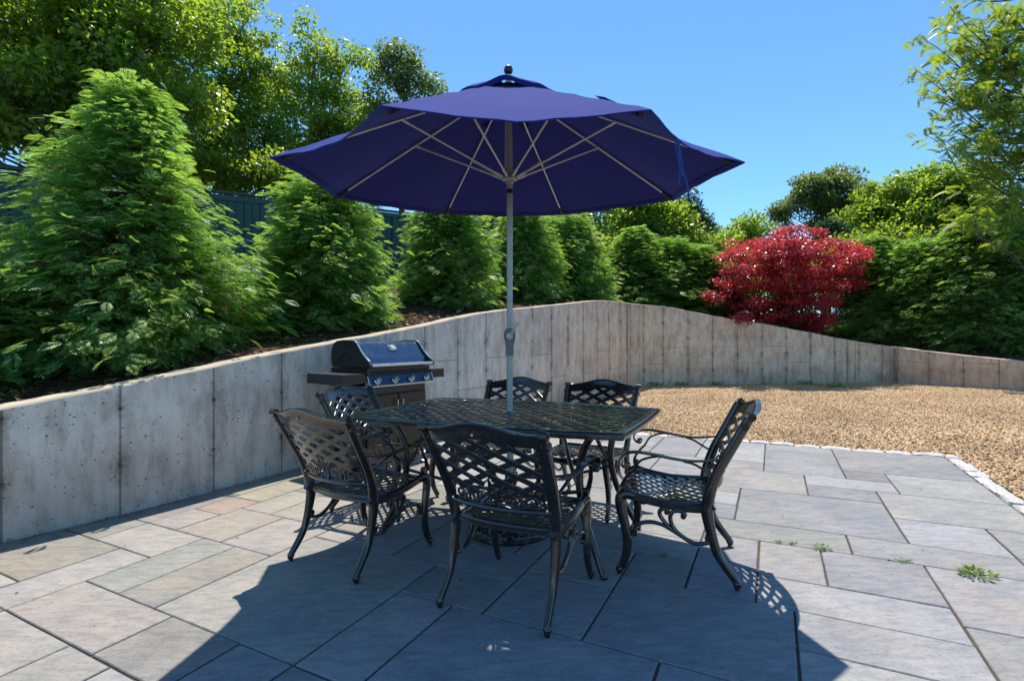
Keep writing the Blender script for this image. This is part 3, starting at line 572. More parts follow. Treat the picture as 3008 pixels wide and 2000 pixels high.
    def sp(x, y, o=0): return (x, y, seatz(x, y) + o)
    ring = [(-.235, .13), (-.24, .25), (-.243, .38), (-.243, .49), (-.225, .545), (-.12, .565), (0, .570), (.12, .565), (.225, .545), (.243, .49), (.243, .38), (.24, .25), (.235, .13), (.12, .105), (0, .098), (-.12, .105)]
    rg = smooth([sp(x, y) for x, y in ring + ring[:1]], 4); mb.tube(rg, .0125, 8)
    def inside(x, y): return abs(x) < .238 and .105 + .02 * abs(x / .24) ** 2 < y < .562 - .03 * (abs(x) / .24) ** 2
    for fam in (-1, 1):
        for k in range(-14, 15):
            c = k * .062; pts = []
            for t in np.linspace(-.5, .5, 60):
                x = t; y = .33 + c + fam * .80 * t + .10 * math.sin(t * 6) * .25
                if inside(x, y): pts.append(sp(x, y, .0008 * fam))
            if len(pts) > 4:
                q = np.array(pts)[::2] if len(pts) > 9 else np.array(pts); mb.sweep(q, rectp(.0185, .006, .0018), up=(0, 0, 1))
    # rear and front aprons
    mb.sweep(smooth([(-.245, .125, .372), (-.12, .108, .366), (0, .102, .364), (.12, .108, .366), (.245, .125, .372)], 4), rectp(.010, .026, .003), up=(0, 0, 1))
    mb.sweep(smooth([(-.245, .520, .388), (-.12, .562, .372), (0, .570, .368), (.12, .562, .372), (.245, .520, .388)], 4), rectp(.010, .036, .003), up=(0, 0, 1))
    mb.build('seat', M_CAST, ch)
    # ---- backrest
    mb = MB()
    def crest(x): return .826 + .040 * (.5 + .5 * math.cos(min(PI, abs(x) / .25 * PI)))
    def low(x): return crest(x) - .058 - .012 * (1 - abs(x) / .27)
    xs = np.linspace(-.272, .272, 25); vs = []; fs = []
    prof = [(0, .007), (.35, .0055), (.8, .006), (.93, .013), (1.02, .011), (1.05, 0), (1.02, -.011), (.93, -.013), (.8, -.006), (.35, -.0055), (0, -.007)]
    for x in xs:
        for f, o in prof: z = low(x) + (crest(x) - low(x)) * f; p = backpt(x, z, o); vs.append(p)
    m = len(prof)
    for i in range(len(xs) - 1):
        for j in range(m): fs.append((i * m + j, (i + 1) * m + j, (i + 1) * m + (j + 1) % m, i * m + (j + 1) % m))
    fs += [tuple(range(m)), tuple((len(xs) - 1) * m + j for j in range(m))[::-1]]; mb.add(vs, fs)
    # side stiles and bottom rail
    for sx in (-1, 1): strip_on(mb, [(sx * (.245 + .018 * (z - .46) / .36), z) for z in np.linspace(.462, .800, 12)], .026, .011, 0)
    br = [(x, .462) for x in np.linspace(-.262, .262, 21)]; pth = np.array([backpt(x, z) for x, z in br]); mb.tube(pth, .0135, 8); mb.tube(pth + np.array([0, .002, .017]), .006, 6)
    def lim(x): return (.535 + .035 * math.cos(x / .25 * PI * 2)) if abs(x) < .25 else .5
    for fam in (-1, 1):
        for k in range(-9, 10):
            c = k * .068; pts = []
            for t in np.linspace(-.262, .262, 50):
                z = .70 + c + fam * (.50 * t) - .30 * t * t * (1 if fam * t > 0 else .6)
                if lim(t) < z < low(t) + .012: pts.append((t, z))
                elif pts: 
                    if len(pts) > 4: strip_on(mb, pts[::2] if len(pts) > 9 else pts, .0285, .0062, .0007 * fam)
                    pts = []
            if len(pts) > 4: strip_on(mb, pts[::2] if len(pts) > 9 else pts, .0285, .0062, .0007 * fam)
    # foliate scrolls along the bottom
    for sx in (-1, 1):
        for (cx, cz, r0, r1, a0, a1, w) in ((.072, .515, .036, .007, -.3 * PI, 1.9 * PI, .012), (.178, .508, .032, .006, 1.2 * PI, -1.0 * PI, .011), (.125, .548, .022, .005, -PI * .5, PI * 1.4, .009)):
            strip_on(mb, [(sx * a, b) for a, b in spiral(cx, cz, r0, r1, a0, a1)], w, .008, .0)
            bx, bz = spiral(cx, cz, r0, r1, a0, a1)[-1]; p = backpt(sx * bx, bz); mb.ball(p, .009, 8, (1, .8, 1))
        for pts in ([(.0, .475), (.012, .50), (.016, .53), (.008, .565), (0, .60)], [(.235, .475), (.222, .51), (.225, .55), (.238, .60)], [(.05, .478), (.08, .472), (.12, .476), (.16, .482), (.20, .476)], [(.03, .55), (.06, .575), (.10, .585), (.14, .575), (.165, .55)], [(.12, .48), (.128, .505), (.118, .53)], [(.19, .55), (.205, .575), (.21, .61)]):
            q = smooth([(sx * a, b, 0) for a, b in pts], 3); strip_on(mb, [(a, b) for a, b, _ in q], .0105, .008, .0008)
    b = mb.build('backrest', M_CAST, ch)
    for x, z in ((0, .815), (-.235, .478), (.235, .478)):
        mb = MB(); p = backpt(x, z, -.012); mb.tube([(p[0], p[1] - .003, p[2]), (p[0], p[1] + .004, p[2])], .0055, 10); mb.build('bolt', M_BOLT, b)
    return ch
chairs = [(-14.3, 12.9, -4.8, 'black cast metal lattice chair at front left corner of table, beside the concrete wall'), (-7.56, 12.73, 0, 'black cast metal lattice chair nearest the camera, its back covering the middle of the table'),
          (-1.73, 19.26, 97.5, 'black cast metal lattice chair at right end of table, seen side on'), (-18.85, 19.15, -83.3, 'black cast metal lattice chair at left end of table, in front of the barbecue'),
          (-13.05, 25.3, 178, 'black cast metal lattice chair behind the table, directly behind the umbrella pole'), (-8.24, 25.1, 176, 'black cast metal lattice chair behind the table, right of the umbrella pole by the gravel')]
ch0 = make_chair()
for i, (u, v, a, lab) in enumerate(chairs):
    c = ch0 if i == 0 else copy_tree(ch0)
    c.matrix_world = PMAT(u, v, a); tag(c, lab, 'chair', 'lattice chairs around the patio table')
# ---------------------------------------------------------------- table
def make_table():
    t = thing('patio_table', 'black cast metal boat shaped table with woven lattice top, umbrella through its middle', 'table', PMAT(-10.08, 18.80, .3))
    hL = .832; H = .745
    def hw(x): return .445 + .085 * (1 - (abs(x) / hL) ** 2)
    def ex(y): return hL + .012 * (1 - (y / .45) ** 2)
    # moulded rim
    pts = [(x, -hw(x)) for x in np.linspace(-hL, hL, 30)] + [(ex(y), y) for y in np.linspace(-.445, .445, 9)[1:-1]] + [(x, hw(x)) for x in np.linspace(hL, -hL, 30)] + [(-ex(y), y) for y in np.linspace(.445, -.445, 9)[1:-1]]
    n = len(pts); C = np.array(pts); ctr = C * 0; prof = [(-.045, .000), (-.045, -.006), (-.016, -.010), (-.012, -.026), (-.004, -.034), (.006, -.030), (.010, -.014), (.006, -.003), (-.002, .003), (-.012, .004), (-.020, .0005), (-.030, .003)]
    nrm = np.zeros_like(C)
    for i in range(n):
        a = C[(i + 1) % n] - C[i - 1]; nn = np.array([a[1], -a[0]]); nrm[i] = nn / np.linalg.norm(nn)
    mb = MB(); vs = []; m = len(prof)
    for i in range(n):
        for o, z in prof: q = C[i] + nrm[i] * o; vs.append((q[0], q[1], H + z))
    mb.add(vs, [(i * m + j, ((i + 1) % n) * m + j, ((i + 1) % n) * m + (j + 1) % m, i * m + (j + 1) % m) for i in range(n) for j in range(m)])
    mb.build('rim', M_CAST, t)
    # woven lattice top
    mb = MB()
    for fam in (-1, 1):
        for k in range(-26, 27):
            c = k * .082; pts = []
            for x in np.linspace(-hL, hL, 90):
                y = c + fam * .80 * x + .014 * math.sin(x * 9 + fam) + .03 * fam * math.sin(x * 1.9)
                if abs(x) < hL - .030 and abs(y) < hw(x) - .030 and x * x + y * y > .032 ** 2: pts.append((x, y, H - .0035 + .0008 * fam + .0014 * math.sin(x * 66 + k * 3.14)))
                else:
                    if len(pts) > 3: mb.sweep(pts, rectp(.0285, .006, .0022), up=(0, 0, 1))
                    pts = []
            if len(pts) > 3: mb.sweep(pts, rectp(.0270, .006, .0022), up=(0, 0, 1))
    mb.lathe([(.030, -.008), (.046, -.008), (.048, -.001), (.042, .003), (.030, .002)], 24, (0, 0, H))
    # framing ribs underneath
    for y in (-.25, .25): mb.sweep([(x, y, H - .020) for x in np.linspace(-.78, .78, 6)], rectp(.014, .022, .003), up=(0, 0, 1))
    for x in (-.5, 0.09, .5): mb.sweep([(x, y, H - .022) for y in np.linspace(-.44, .44, 5)], rectp(.014, .022, .003), up=(0, 0, 1))
    mb.build('tabletop', M_CAST, t)
    for sx in (-1, 1):
        for sy in (-1, 1):
            ft = np.array([sx * .705, sy * .365]); d = ft / np.linalg.norm(ft); rf = np.linalg.norm(ft)
            prf = [(.735, .712), (.695, .665), (.655, .59), (.636, .52), (.632, .44), (.642, .365), (.664, .285), (.695, .21), (.735, .132), (.775, .055), (.800, .018)]
            mb = MB(); q = smooth([(d[0] * r, d[1] * r, z) for r, z in prf], 4); mb.tube(q, .02, 10, radii=[.020, .020, .021, .021, .020, .019, .018, .018])
            mb.ball((d[0] * .798, d[1] * .798, .017), .021, 10, (1, 1, .85))
            # c-scroll brace to the top
            q = smooth([(d[0] * r, d[1] * r, z) for r, z in [(.64, .40), (.60, .46), (.56, .54), (.53, .62), (.50, .68), (.46, .705), (.43, .69), (.432, .668)]], 4); mb.tube(q, .012, 8)
            mb.build('leg', M_CAST, t)
    mb = MB()
    for sy in (-1, 1): mb.tube(smooth([(-.57, sy * .295, .40), (-.30, sy * .20, .33), (0, sy * .16, .30), (.30, sy * .20, .33), (.57, sy * .295, .40)], 4), .010, 8)
    mb.build('stretcher', M_CAST, t)
    return t
make_table()
# ---------------------------------------------------------------- umbrella
def mat_canvas():
    m = NM('navy_canvas'); n = m.noise(3, 4, .6); w = m.n('ShaderNodeTexWave', wave_type='BANDS', bands_direction='DIAGONAL'); m.val(w, Scale=260.0, Distortion=1.5)
    c = m.mix(n, (.017, .020, .125), (.025, .029, .190)); m.set(c, .9, 0, .06); m.p.inputs['Sheen Weight'].default_value = .32; m.p.inputs['Sheen Roughness'].default_value = .5
    try: m.p.inputs['Sheen Tint'].default_value = (.22, .34, 1.0, 1)
    except Exception: pass
    h = m.math('ADD', m.math('MULTIPLY', m.noise(420, 2), .4), m.noise(6, 4, .6)); m.bump(h, .25, .006)
    t = m.n('ShaderNodeBsdfTranslucent'); t.inputs[0].default_value = (.06, .035, .13, 1); mx = m.n('ShaderNodeMixShader'); mx.inputs[0].default_value = .015
    m.l(m.p.outputs[0], mx.inputs[1]); m.l(t.outputs[0], mx.inputs[2]); m.l(mx.outputs[0], m.o.inputs[0]); return m.m
M_CANV = mat_canvas(); M_POLE = simple('grey_powder_coat', (.40, .41, .38), .42, .3, bump=.05); M_DARKPL = simple('dark_plastic', (.012, .012, .016), .4); M_RIBM = simple('rib_aluminium', (.66, .65, .61), .38, .3)
M_CORD = simple('blue_strap', (.01, .05, .26), .7)
def make_umbrella():
    bx, by, bz = P(-10.2, 19.0); base = Vector((float(bx), float(by), float(bz)))
    xf = Matrix.Translation(-base)
    u = thing('patio_umbrella', 'open navy blue market umbrella on grey pole standing through the table', 'umbrella', Matrix.Translation(base))
    PX, PY = float(bx), float(by)
    # canopy frame (head leans slightly towards the camera at the tilt joint)
    C0 = np.array([-.022, 3.191, 2.204]); Rr = 1.353; ta = .084
    Rx = Matrix.Rotation(ta, 3, 'X'); A0 = -1.93; HCn = .60
    def cp(x, y, z): p = Rx @ Vector((x, y, z)); return (C0[0] + p[0], C0[1] + p[1], C0[2] + p[2])
    ns, nr = 12, 16; r0 = .06
    def prof(t): return HCn * (1 - t) - .030 * math.sin(math.pi * t) * 0      # straight ribs
    def canopy_pt(k, s, t):
        """k panel, s 0..1 across, t 0..1 out"""
        a = A0 + (k + s) * math.pi / 4; h = math.cos(math.pi / 8) / math.cos(((s - .5)) * math.pi / 4)    # straight hem between tips
        sag = math.sin(math.pi * s); r = Rr * t * (h - .052 * sag * t * t); z = prof(t) - .034 * sag * (t ** 1.6) * (1 - .45 * t) - .004 * sag * t ** 4
        wr = (.0035 * math.sin(s * 23 + k * 1.7 + t * 5) + .004 * math.sin(t * 19 + s * 4 + k * 2.1) * math.sin(s * 9 + k)) * t * sag + .003 * math.exp(-min(s, 1 - s) * 22) * math.sin(t * 34 + k)
        return cp(r * math.cos(a), r * math.sin(a), z + wr)
    V = []; F = []
    ts = [r0 / Rr * .7 + (1 - r0 / Rr * .7) * i / nr for i in range(nr + 1)]
    for k in range(8):
        for i in range(ns):
            for t in ts: V.append(canopy_pt(k, i / ns, t))
    NC = 8 * ns
    for c in range(NC):
        for i in range(nr): a = c * (nr + 1) + i; b = ((c + 1) % NC) * (nr + 1) + i; F.append((a, a + 1, b + 1, b))
    # hem turned under
    nb = len(V)
    for c in range(NC):
        k, i = divmod(c, ns); p = np.array(canopy_pt(k, i / ns, 1.0)); q = np.array(canopy_pt(k, i / ns, .972)); V.append(tuple(p + np.array([0, 0, -.007]))); V.append(tuple(q + np.array([0, 0, -.006])))
    for c in range(NC):
        d = (c + 1) % NC; e0 = c * (nr + 1) + nr; e1 = d * (nr + 1) + nr; F.append((e0, nb + 2 * c, nb + 2 * d, e1)); F.append((nb + 2 * c, nb + 2 * c + 1, nb + 2 * d + 1, nb + 2 * d))
    mb = MB(); mb.add(V, F); can = mb.build('canopy', M_CANV, u, xf=xf, ang=25)
    # wind vent with fluttering corners
    V = []; F = []; nv_, nt_ = 64, 6
    for c in range(nv_):
        a = A0 + c / nv_ * 2 * math.pi; s8 = (c / nv_ * 8) % 1; fl = math.cos(s8 * 2 * math.pi)          # 1 at the ribs
        for i in range(nt_ + 1):
            t = i / nt_; r = .040 + t * (.285 + .012 * fl); lift = .012 + .048 * t ** 1.5 * (1 - .62 * (.5 + .5 * fl)) * (1.0 if int(c / nv_ * 8) % 2 == 0 else .55) + .010 * math.sin(c * .9) * t * t
            z = HCn * (1 - r / Rr) + .010 + lift - .018 * (t ** 6); V.append(cp(r * math.cos(a), r * math.sin(a), z))
    for c in range(nv_):
        for i in range(nt_): a = c * (nt_ + 1) + i; b = ((c + 1) % nv_) * (nt_ + 1) + i; F.append((a, a + 1, b + 1, b))
    nb = len(V)
    for c in range(nv_): p = np.array(V[c * (nt_ + 1) + nt_]); V.append(tuple(p + np.array([0, 0, -.030 - .004 * math.sin(c)])))
    for c in range(nv_): d = (c + 1) % nv_; F.append((c * (nt_ + 1) + nt_, nb + c, nb + d, d * (nt_ + 1) + nt_))
    mb = MB(); mb.add(V, F); mb.build('vent', M_CANV, can, xf=xf, ang=50)
    # loose closing flap on the right slope and pole, hub, ribs
    mb = MB(); a = A0 + 1.62 * math.pi / 4
    fp = []
    for i, (rr, up) in enumerate([(.62, .055), (.68, .060), (.76, .045), (.86, .020), (.93, .008)]):
        for w in (-.035, .035): z = prof(rr / Rr) - .030 + up + .015; fp.append(cp(rr * math.cos(a + w / rr), rr * math.sin(a + w / rr), z))
    ff = [(2 * i, 2 * i + 2, 2 * i + 3, 2 * i + 1) for i in range(4)]; mb.add(fp, ff); mb.add([(p[0], p[1], p[2] - .022) for p in fp], [f[::-1] for f in ff]); mb.build('tie_flap', M_CANV, can, xf=xf)
    ztip = HCn + .040
    top = np.array(cp(0, 0, ztip)); knee = np.array(cp(0, 0, HCn - .02 - .60)); 
    jz = HC + (1000 - 562) / F_ * 3.21
    mb = MB(); mb.tube([(PX, PY, float(bz) + .02), (PX, PY, jz - .02)], .0190, 20); mb.build('pole', M_POLE, u, xf=xf)
    mb = MB(); mb.tube([(PX, PY, jz - .022), (PX + (knee[0] - PX) * .2, PY + (knee[1] - PY) * .2, jz + .016)], .0165, 16); mb.ball((PX, PY, jz), .0175, 14); mb.build('tilt_joint', M_DARKPL, u, xf=xf)
    j2 = np.array([PX, PY, jz + .010]); ax = (top - j2) / np.linalg.norm(top - j2)
    mb = MB(); mb.tube([tuple(j2), tuple(top)], .0190, 20); mb.tube([tuple(j2 + ax * .14), tuple(j2 + ax * .30)], .0212, 20); mb.build('upper_pole', M_POLE, u, xf=xf)
    mb = MB(); q = ax.copy(); qm = Vector(q).to_track_quat('Z', 'Y').to_matrix()
    mb.lathe([(.001, 0.0), (.012, .002), (.017, .010), (.024, .014), (.028, .026), (.028, .034), (.023, .048), (.013, .057), (.001, .060)], 20, tuple(top), qm); mb.build('finial', M_DARKPL, u, xf=xf)
    hub = j2 + ax * .062
    mb = MB(); mb.lathe([(.020, -.030), (.026, -.026), (.026, -.012), (.050, -.008), (.053, 0), (.050, .009), (.028, .012), (.026, .030), (.020, .034)], 28, tuple(hub), qm)
    mb.build('hub', M_POLE, u, xf=xf)
    for k in range(8):
        a = A0 + k * math.pi / 4; ca, sa = math.cos(a), math.sin(a)
        def rp(r, dz=-.022): return np.array(cp(r * ca, r * sa, prof(r / Rr) + dz))
        mb = MB(); mb.tube([tuple(rp(.05)), tuple(rp(Rr * .52)), tuple(rp(Rr * .945, -.024))], .0062, 8)
        jp = rp(.655, -.030); mb.ball(tuple(jp + np.array([0, 0, .006])), .012, 8)
        rib = mb.build('rib', M_RIBM, u, xf=xf)
        mb = MB(); e = rp(Rr * .955, -.028); f = rp(Rr * .90, -.024); mb.tube([tuple(f), tuple(e)], .011, 8, radii=[.008, .013]); mb.build('rib_pocket', M_DARKPL, rib, xf=xf)
        mb = MB(); st = hub + np.array([ca * .045, sa * .045, .006]); dd = (jp - st); mb.tube([tuple(st), tuple(st + dd * .10)], .0085, 8); mb.tube([tuple(st + dd * .08), tuple(jp)], .0058, 8); mb.tube([tuple(jp - dd * .05), tuple(jp)], .0080, 8); mb.build('strut', M_RIBM, u, xf=xf)
    # crank housing
    cz = HC + (1000 - 987) / F_ * 3.19; mb = MB()
    fr = [(-.0365, .000), (-.034, .028), (-.020, .047), (0, .050), (.020, .047), (.034, .028), (.0365, 0), (.033, -.030), (.026, -.060), (.0245, -.122), (-.0245, -.122), (-.026, -.060), (-.033, -.030)]
    n = len(fr); vs = []
    for yy, sc_ in ((-.036, .93), (-.030, 1), (.024, 1), (.028, .93)): vs += [(PX + x * sc_ - .001, PY + yy, cz + z * (sc_ if z > 0 else 1)) for x, z in fr]
    fs = [(l * n + i, l * n + (i + 1) % n, (l + 1) * n + (i + 1) % n, (l + 1) * n + i) for l in range(3) for i in range(n)] + [tuple(range(n))[::-1], tuple(3 * n + i for i in range(n))]
    mb.add(vs, fs); hs = mb.build('crank_housing', simple('grey_plastic', (.17, .175, .17), .5), u, xf=xf, ang=35)
    mb = MB(); mb.lathe([(.001, -.012), (.016, -.011), (.0205, -.006), (.0205, .01), (.001, .012)], 24, (PX - .001, PY - .046, cz - .002), Matrix.Rotation(R(90), 3, 'X'))
    mb.lathe([(.0008, -.003), (.011, -.002), (.0115, .004), (.0008, .005)], 20, (PX - .001, PY - .060, cz - .002), Matrix.Rotation(R(90), 3, 'X'))
    p0 = (PX + .004, PY - .052, cz + .004); p1 = (PX + .052, PY - .062, cz + .082); mb.sweep([p0, ((p0[0] + p1[0]) / 2, PY - .060, (p0[2] + p1[2]) / 2), p1], rectp(.020, .008, .003), up=(0, -1, 0), scale=[1.1, .85, .7]); mb.tube([(p1[0], p1[1] + .004, p1[2]), (p1[0], p1[1] - .022, p1[2])], .0075, 10)
    mb.build('crank_handle', simple('crank_metal', (.42, .41, .38), .35, .5), hs, xf=xf)
    # cord beside the pole, and straps hanging from the right hem
    mb = MB(); mb.tube([tuple(np.array(cp(-.016, -.03, HCn - .05))), tuple(np.array(hub) + np.array([-.028, -.02, .03]))], .0016, 6); mb.build('lift_cord', simple('white_cord', (.7, .7, .68), .7), u, xf=xf)
    e = np.array(canopy_pt(1, .30, 1.0)) + np.array([0, 0, -.006]); st = [(e, [(0, 0, 0), (.004, .005, -.05), (.014, .0, -.10), (.020, .006, -.15), (.016, 0, -.21)]), (e + np.array([.014, .012, 0]), [(0, 0, 0), (.010, 0, -.06), (.022, .004, -.13), (.040, .0, -.20), (.050, .004, -.262)]), (e + np.array([.004, .0, 0]), [(0, 0, 0), (.012, 0, -.05), (.012, .004, -.11), (.030, .0, -.17)])]
    for b_, pts in st: mb = MB(); mb.sweep(smooth([tuple(b_ + np.array(p)) for p in pts], 5), rectp(.009, .002, .0008), fixed=(1, 0, 0)); mb.build('tie_strap', M_CORD, can, xf=xf)
    # cast base plate with lattice ring
    L = Matrix([list(EX), list(EZ), list(EN)]).transposed(); mb = MB()
    def bl(prof_): mb.lathe(prof_, 48, tuple(base), L)
    bl([(.222, 0), (.262, 0), (.266, .012), (.258, .026), (.236, .034), (.222, .030)]); bl([(.02, .0), (.105, 0), (.105, .052), (.07, .075), (.034, .085), (.02, .085)])
    for fam in (-1, 1):
        for k in range(20):
            pts = []
            for t in np.linspace(0, 1, 9): r = .095 + .140 * t; a = k * 2 * math.pi / 20 + fam * .62 * t; p = L @ Vector((r * math.cos(a), r * math.sin(a), .060 - .030 * t + .0025 * fam)); pts.append(tuple(base + p))
            mb.sweep(pts, rectp(.014, .007, .002), up=(0, 0, 1))
    mb.lathe([(.001, .08), (.034, .08), (.032, .10), (.027, .11), (.026, .34), (.024, .345), (.001, .345)], 24, tuple(base), L)
    mb.ball(tuple(base + Vector((.033, -.02, .30))), .014, 8); mb.build('base', M_CAST, u, xf=xf)
make_umbrella()
# ---------------------------------------------------------------- barbecue
M_BBQ = simple('black_stainless_lid', (.12, .16, .22), .22, .9, bump=.0); M_BLK = simple('black_enamel', (.012, .013, .014), .38); M_PANEL = simple('control_panel_black', (.05, .065, .10), .22, .9); M_GREY = simple('shelf_enamel', (.028, .031, .035), .42); M_BRNREFL = simple('steel_brown_reflection', (.040, .031, .025), .32, .5)  # lid's sky blue and doors' brown are reflections put into the base colour
def make_grill():
    wx, wy = .553, .833; org = np.array([-1.494, 4.46]); # front-left corner of the left shelf; local x along the front, y towards the wall
    z0 = float(np.dot(EN, O0 - np.array([org[0], org[1], 0])) / EN[2])
    m = Matrix(((wx, -wy, 0, org[0]), (wy, wx, 0, org[1]), (0, 0, 1, z0), (0, 0, 0, 1)))
    g = thing('gas_barbecue', 'four knob gas barbecue with closed dark lid and side shelves against the concrete wall', 'barbecue', m)
    Wt = 1.34; x0, x1 = .275, 1.125; D = .50
    # cabinet and doors
    mb = MB(); mb.box(((x0 + x1) / 2, .27, .43), (x1 - x0 - .04, .44, .68), bev=.006); mb.box(((x0 + x1) / 2, .27, .085), (x1 - x0, .48, .03), bev=.006); mb.build('cabinet', M_BLK, g, ang=30)
    for k in range(2):
        w = (x1 - x0 - .06) / 2; cx = x0 + .03 + w * (k + .5); mb = MB(); mb.box((cx, .035, .40), (w - .012, .022, .56), bev=.006); d = mb.build('door', M_BRNREFL, g, ang=30)
        hx = cx + (w / 2 - .035) * (1 if k == 0 else -1); mb = MB(); mb.tube([(hx, -.005, .40), (hx, -.005, .62)], .007, 10); mb.tube([(hx, .03, .42), (hx, -.005, .42)], .005, 8); mb.tube([(hx, .03, .60), (hx, -.005, .60)], .005, 8); mb.build('handle', M_STEEL, d)
    for cx in (x0 + .02, x1 - .02):
        for cy in (.05, .48): mb = MB(); mb.tube([(cx - .012, cy, .035), (cx + .012, cy, .035)], .033, 14); mb.box((cx, cy, .065), (.03, .03, .02)); mb.build('caster', M_BLK, g)
    # firebox and control panel
    mb = MB(); mb.add([(x0 + .01, .03, .80), (x1 - .01, .03, .80), (x1 - .01, .50, .78), (x0 + .01, .50, .78), (x0 + .005, -.005, .935), (x1 - .005, -.005, .935), (x1 - .005, .52, .935), (x0 + .005, .52, .935)], [(0, 3, 2, 1), (4, 5, 6, 7), (0, 1, 5, 4), (1, 2, 6, 5), (2, 3, 7, 6), (3, 0, 4, 7)]); mb.build('firebox', M_BLK, g, smooth=False)
    a0, a1 = x0 + .005, x1 + .005
    mb = MB(); mb.add([(a0, -.045, .772), (a1, -.045, .772), (a1, -.010, .862), (a0, -.010, .862), (a0, .04, .772), (a1, .04, .772), (a1, .04, .862), (a0, .04, .862)], [(0, 1, 2, 3), (4, 7, 6, 5), (0, 4, 5, 1), (3, 2, 6, 7), (0, 3, 7, 4), (1, 5, 6, 2)]); cpn = mb.build('control_panel', M_PANEL, g, smooth=False)
    mb = MB(); mb.box(((a0 + a1) / 2, -.046, .770), (a1 - a0 + .02, .012, .014), bev=.004)
    for ax_ in (a0 - .003, a1 + .003): mb.add([(ax_ - .005, -.050, .772), (ax_ + .005, -.050, .772), (ax_ + .005, -.014, .866), (ax_ - .005, -.014, .866), (ax_ - .005, .0, .772), (ax_ + .005, .0, .772), (ax_ + .005, .02, .866), (ax_ - .005, .02, .866)], [(0, 1, 2, 3), (4, 7, 6, 5), (0, 4, 5, 1), (3, 2, 6, 7), (0, 3, 7, 4), (1, 5, 6, 2)])
    mb.build('trim', M_STEEL, cpn, ang=30)
    # louvred strip above the panel
    mb = MB(); mb.box(((a0 + a1) / 2, .012, .893), (a1 - a0 - .02, .02, .056)); mb.build('vent_panel', M_BLK, g, smooth=False)
    mb = MB()
    for i in range(30): cx = a0 + .04 + i * (a1 - a0 - .08) / 29; mb.add([(cx, -.001, .872), (cx + .006, -.001, .872), (cx + .018, -.001, .912), (cx + .012, -.001, .912), (cx, -.006, .872), (cx + .006, -.006, .872), (cx + .018, -.006, .912), (cx + .012, -.006, .912)], [(4, 5, 6, 7), (0, 3, 2, 1), (0, 1, 5, 4), (3, 7, 6, 2), (0, 4, 7, 3), (1, 2, 6, 5)])
    mb.build('louvre', M_GREY, g, smooth=False)
    tl = Matrix.Rotation(R(90 + 21 - 0), 3, 'X')
    tl = Vector((0, -.932, .362)).to_track_quat('Z', 'Y').to_matrix()
    for i in range(4):
        cx = a0 + .095 + i * (a1 - a0 - .19) / 3; c = (cx, -.029, .817)
        mb = MB(); mb.lathe([(.001, 0), (.036, 0), (.036, .006), (.030, .012), (.028, .020), (.024, .022), (.022, .040), (.018, .046), (.001, .047)], 24, c, tl); kb = mb.build('knob', M_STEEL, g, ang=35)
        mb = MB(); mb.box(tuple(Vector(c) + tl @ Vector((0, 0, .049))), (.006, .030, .006), tl); mb.lathe([(.026, .013), (.0305, .013), (.0305, .0145), (.026, .0145)], 24, c, tl); mb.build('grip', M_BLK, kb)
        mb = MB(); mb.ball(tuple(Vector(c) + Vector((.042, -.004, .036)) + Vector((0, .014, 0))), .0055, 8); mb.build('indicator', M_STEEL, g); mb = MB(); mb.ball(tuple(Vector(c) + Vector((.040, -.012, -.030)) + Vector((0, -.002, 0))), .005, 8); mb.build('indicator', M_STEEL, g)
    # lid: profile in (y, z)
    pf = [(-.060, .945), (-.058, .975), (-.030, 1.000), (.030, 1.045), (.085, 1.095), (.130, 1.150), (.165, 1.185), (.210, 1.200), (.33, 1.205), (.42, 1.195), (.475, 1.165), (.50, 1.10), (.505, 1.03), (.49, .96), (.47, .94)]
    l0, l1 = x0 - .005, x1 + .005
    def prism(pts, xa, xb, mb):
        n = len(pts); mb.add([(xa, y, z) for y, z in pts] + [(xb, y, z) for y, z in pts], [(i, (i + 1) % n, n + (i + 1) % n, n + i) for i in range(n)] + [tuple(range(n))[::-1], tuple(range(n, 2 * n))])
    inn = [(.02, .96), (.025, 1.005), (.04, 1.030), (.075, 1.062), (.115, 1.112), (.150, 1.160), (.185, 1.186), (.22, 1.192), (.40, 1.188), (.455, 1.16), (.47, .96)]
    mb = MB(); n = len(inn); xs_ = [l0 + .03, l1 - .03]; prism(inn, xs_[0], xs_[1], mb); lid = mb.build('lid', M_BBQ, g, ang=35)
    for xa, xb in ((l0, l0 + .032), (l1 - .032, l1)): mb = MB(); prism(pf, xa, xb, mb); mb.build('end_cap', M_BLK, lid, ang=30)
    for xa in (l0, l1 - .032):
        mb = MB(); q = [(xa + .016, y - .004, z + .004) for y, z in pf[2:8]]; mb.sweep(smooth(q, 3), rectp(.022, .005, .0015), fixed=(1, 0, 0)); mb.build('trim', M_STEEL, lid)
        mb = MB(); hump = [(xa + (-.003 if xa == l0 else .035), y, z) for y, z in ((.10, .95), (.17, .965), (.24, 1.035), (.29, 1.085), (.34, 1.05), (.38, 1.02), (.44, 1.025))]; mb.tube(smooth(hump, 4), .006, 6); mb.build('side_rib', M_BLK, lid)
    mb = MB(); mb.tube([(l0 + .025, -.052, .965), (l1 - .025, -.052, .965)], .0125, 14); mb.box(((l0 + l1) / 2, -.030, .975), (l1 - l0 - .06, .05, .006)); mb.build('handle', M_STEEL, lid)
    mb = MB(); mb.box(((l0 + l1) / 2, .02, .955), (l1 - l0 - .062, .12, .030), bev=.006); mb.build('lower_lip', M_BLK, lid)
    # thermometer badge
    nrm_ = Vector((0, -.75, .66)); bm = nrm_.to_track_quat('Z', 'Y').to_matrix(); c = Vector(((l0 + l1) / 2 + .01, .122, 1.128)); mb = MB()
    mb.box(tuple(c), (.105, .072, .022), bm, bev=.012); th = mb.build('thermometer', M_STEEL, lid, ang=50)
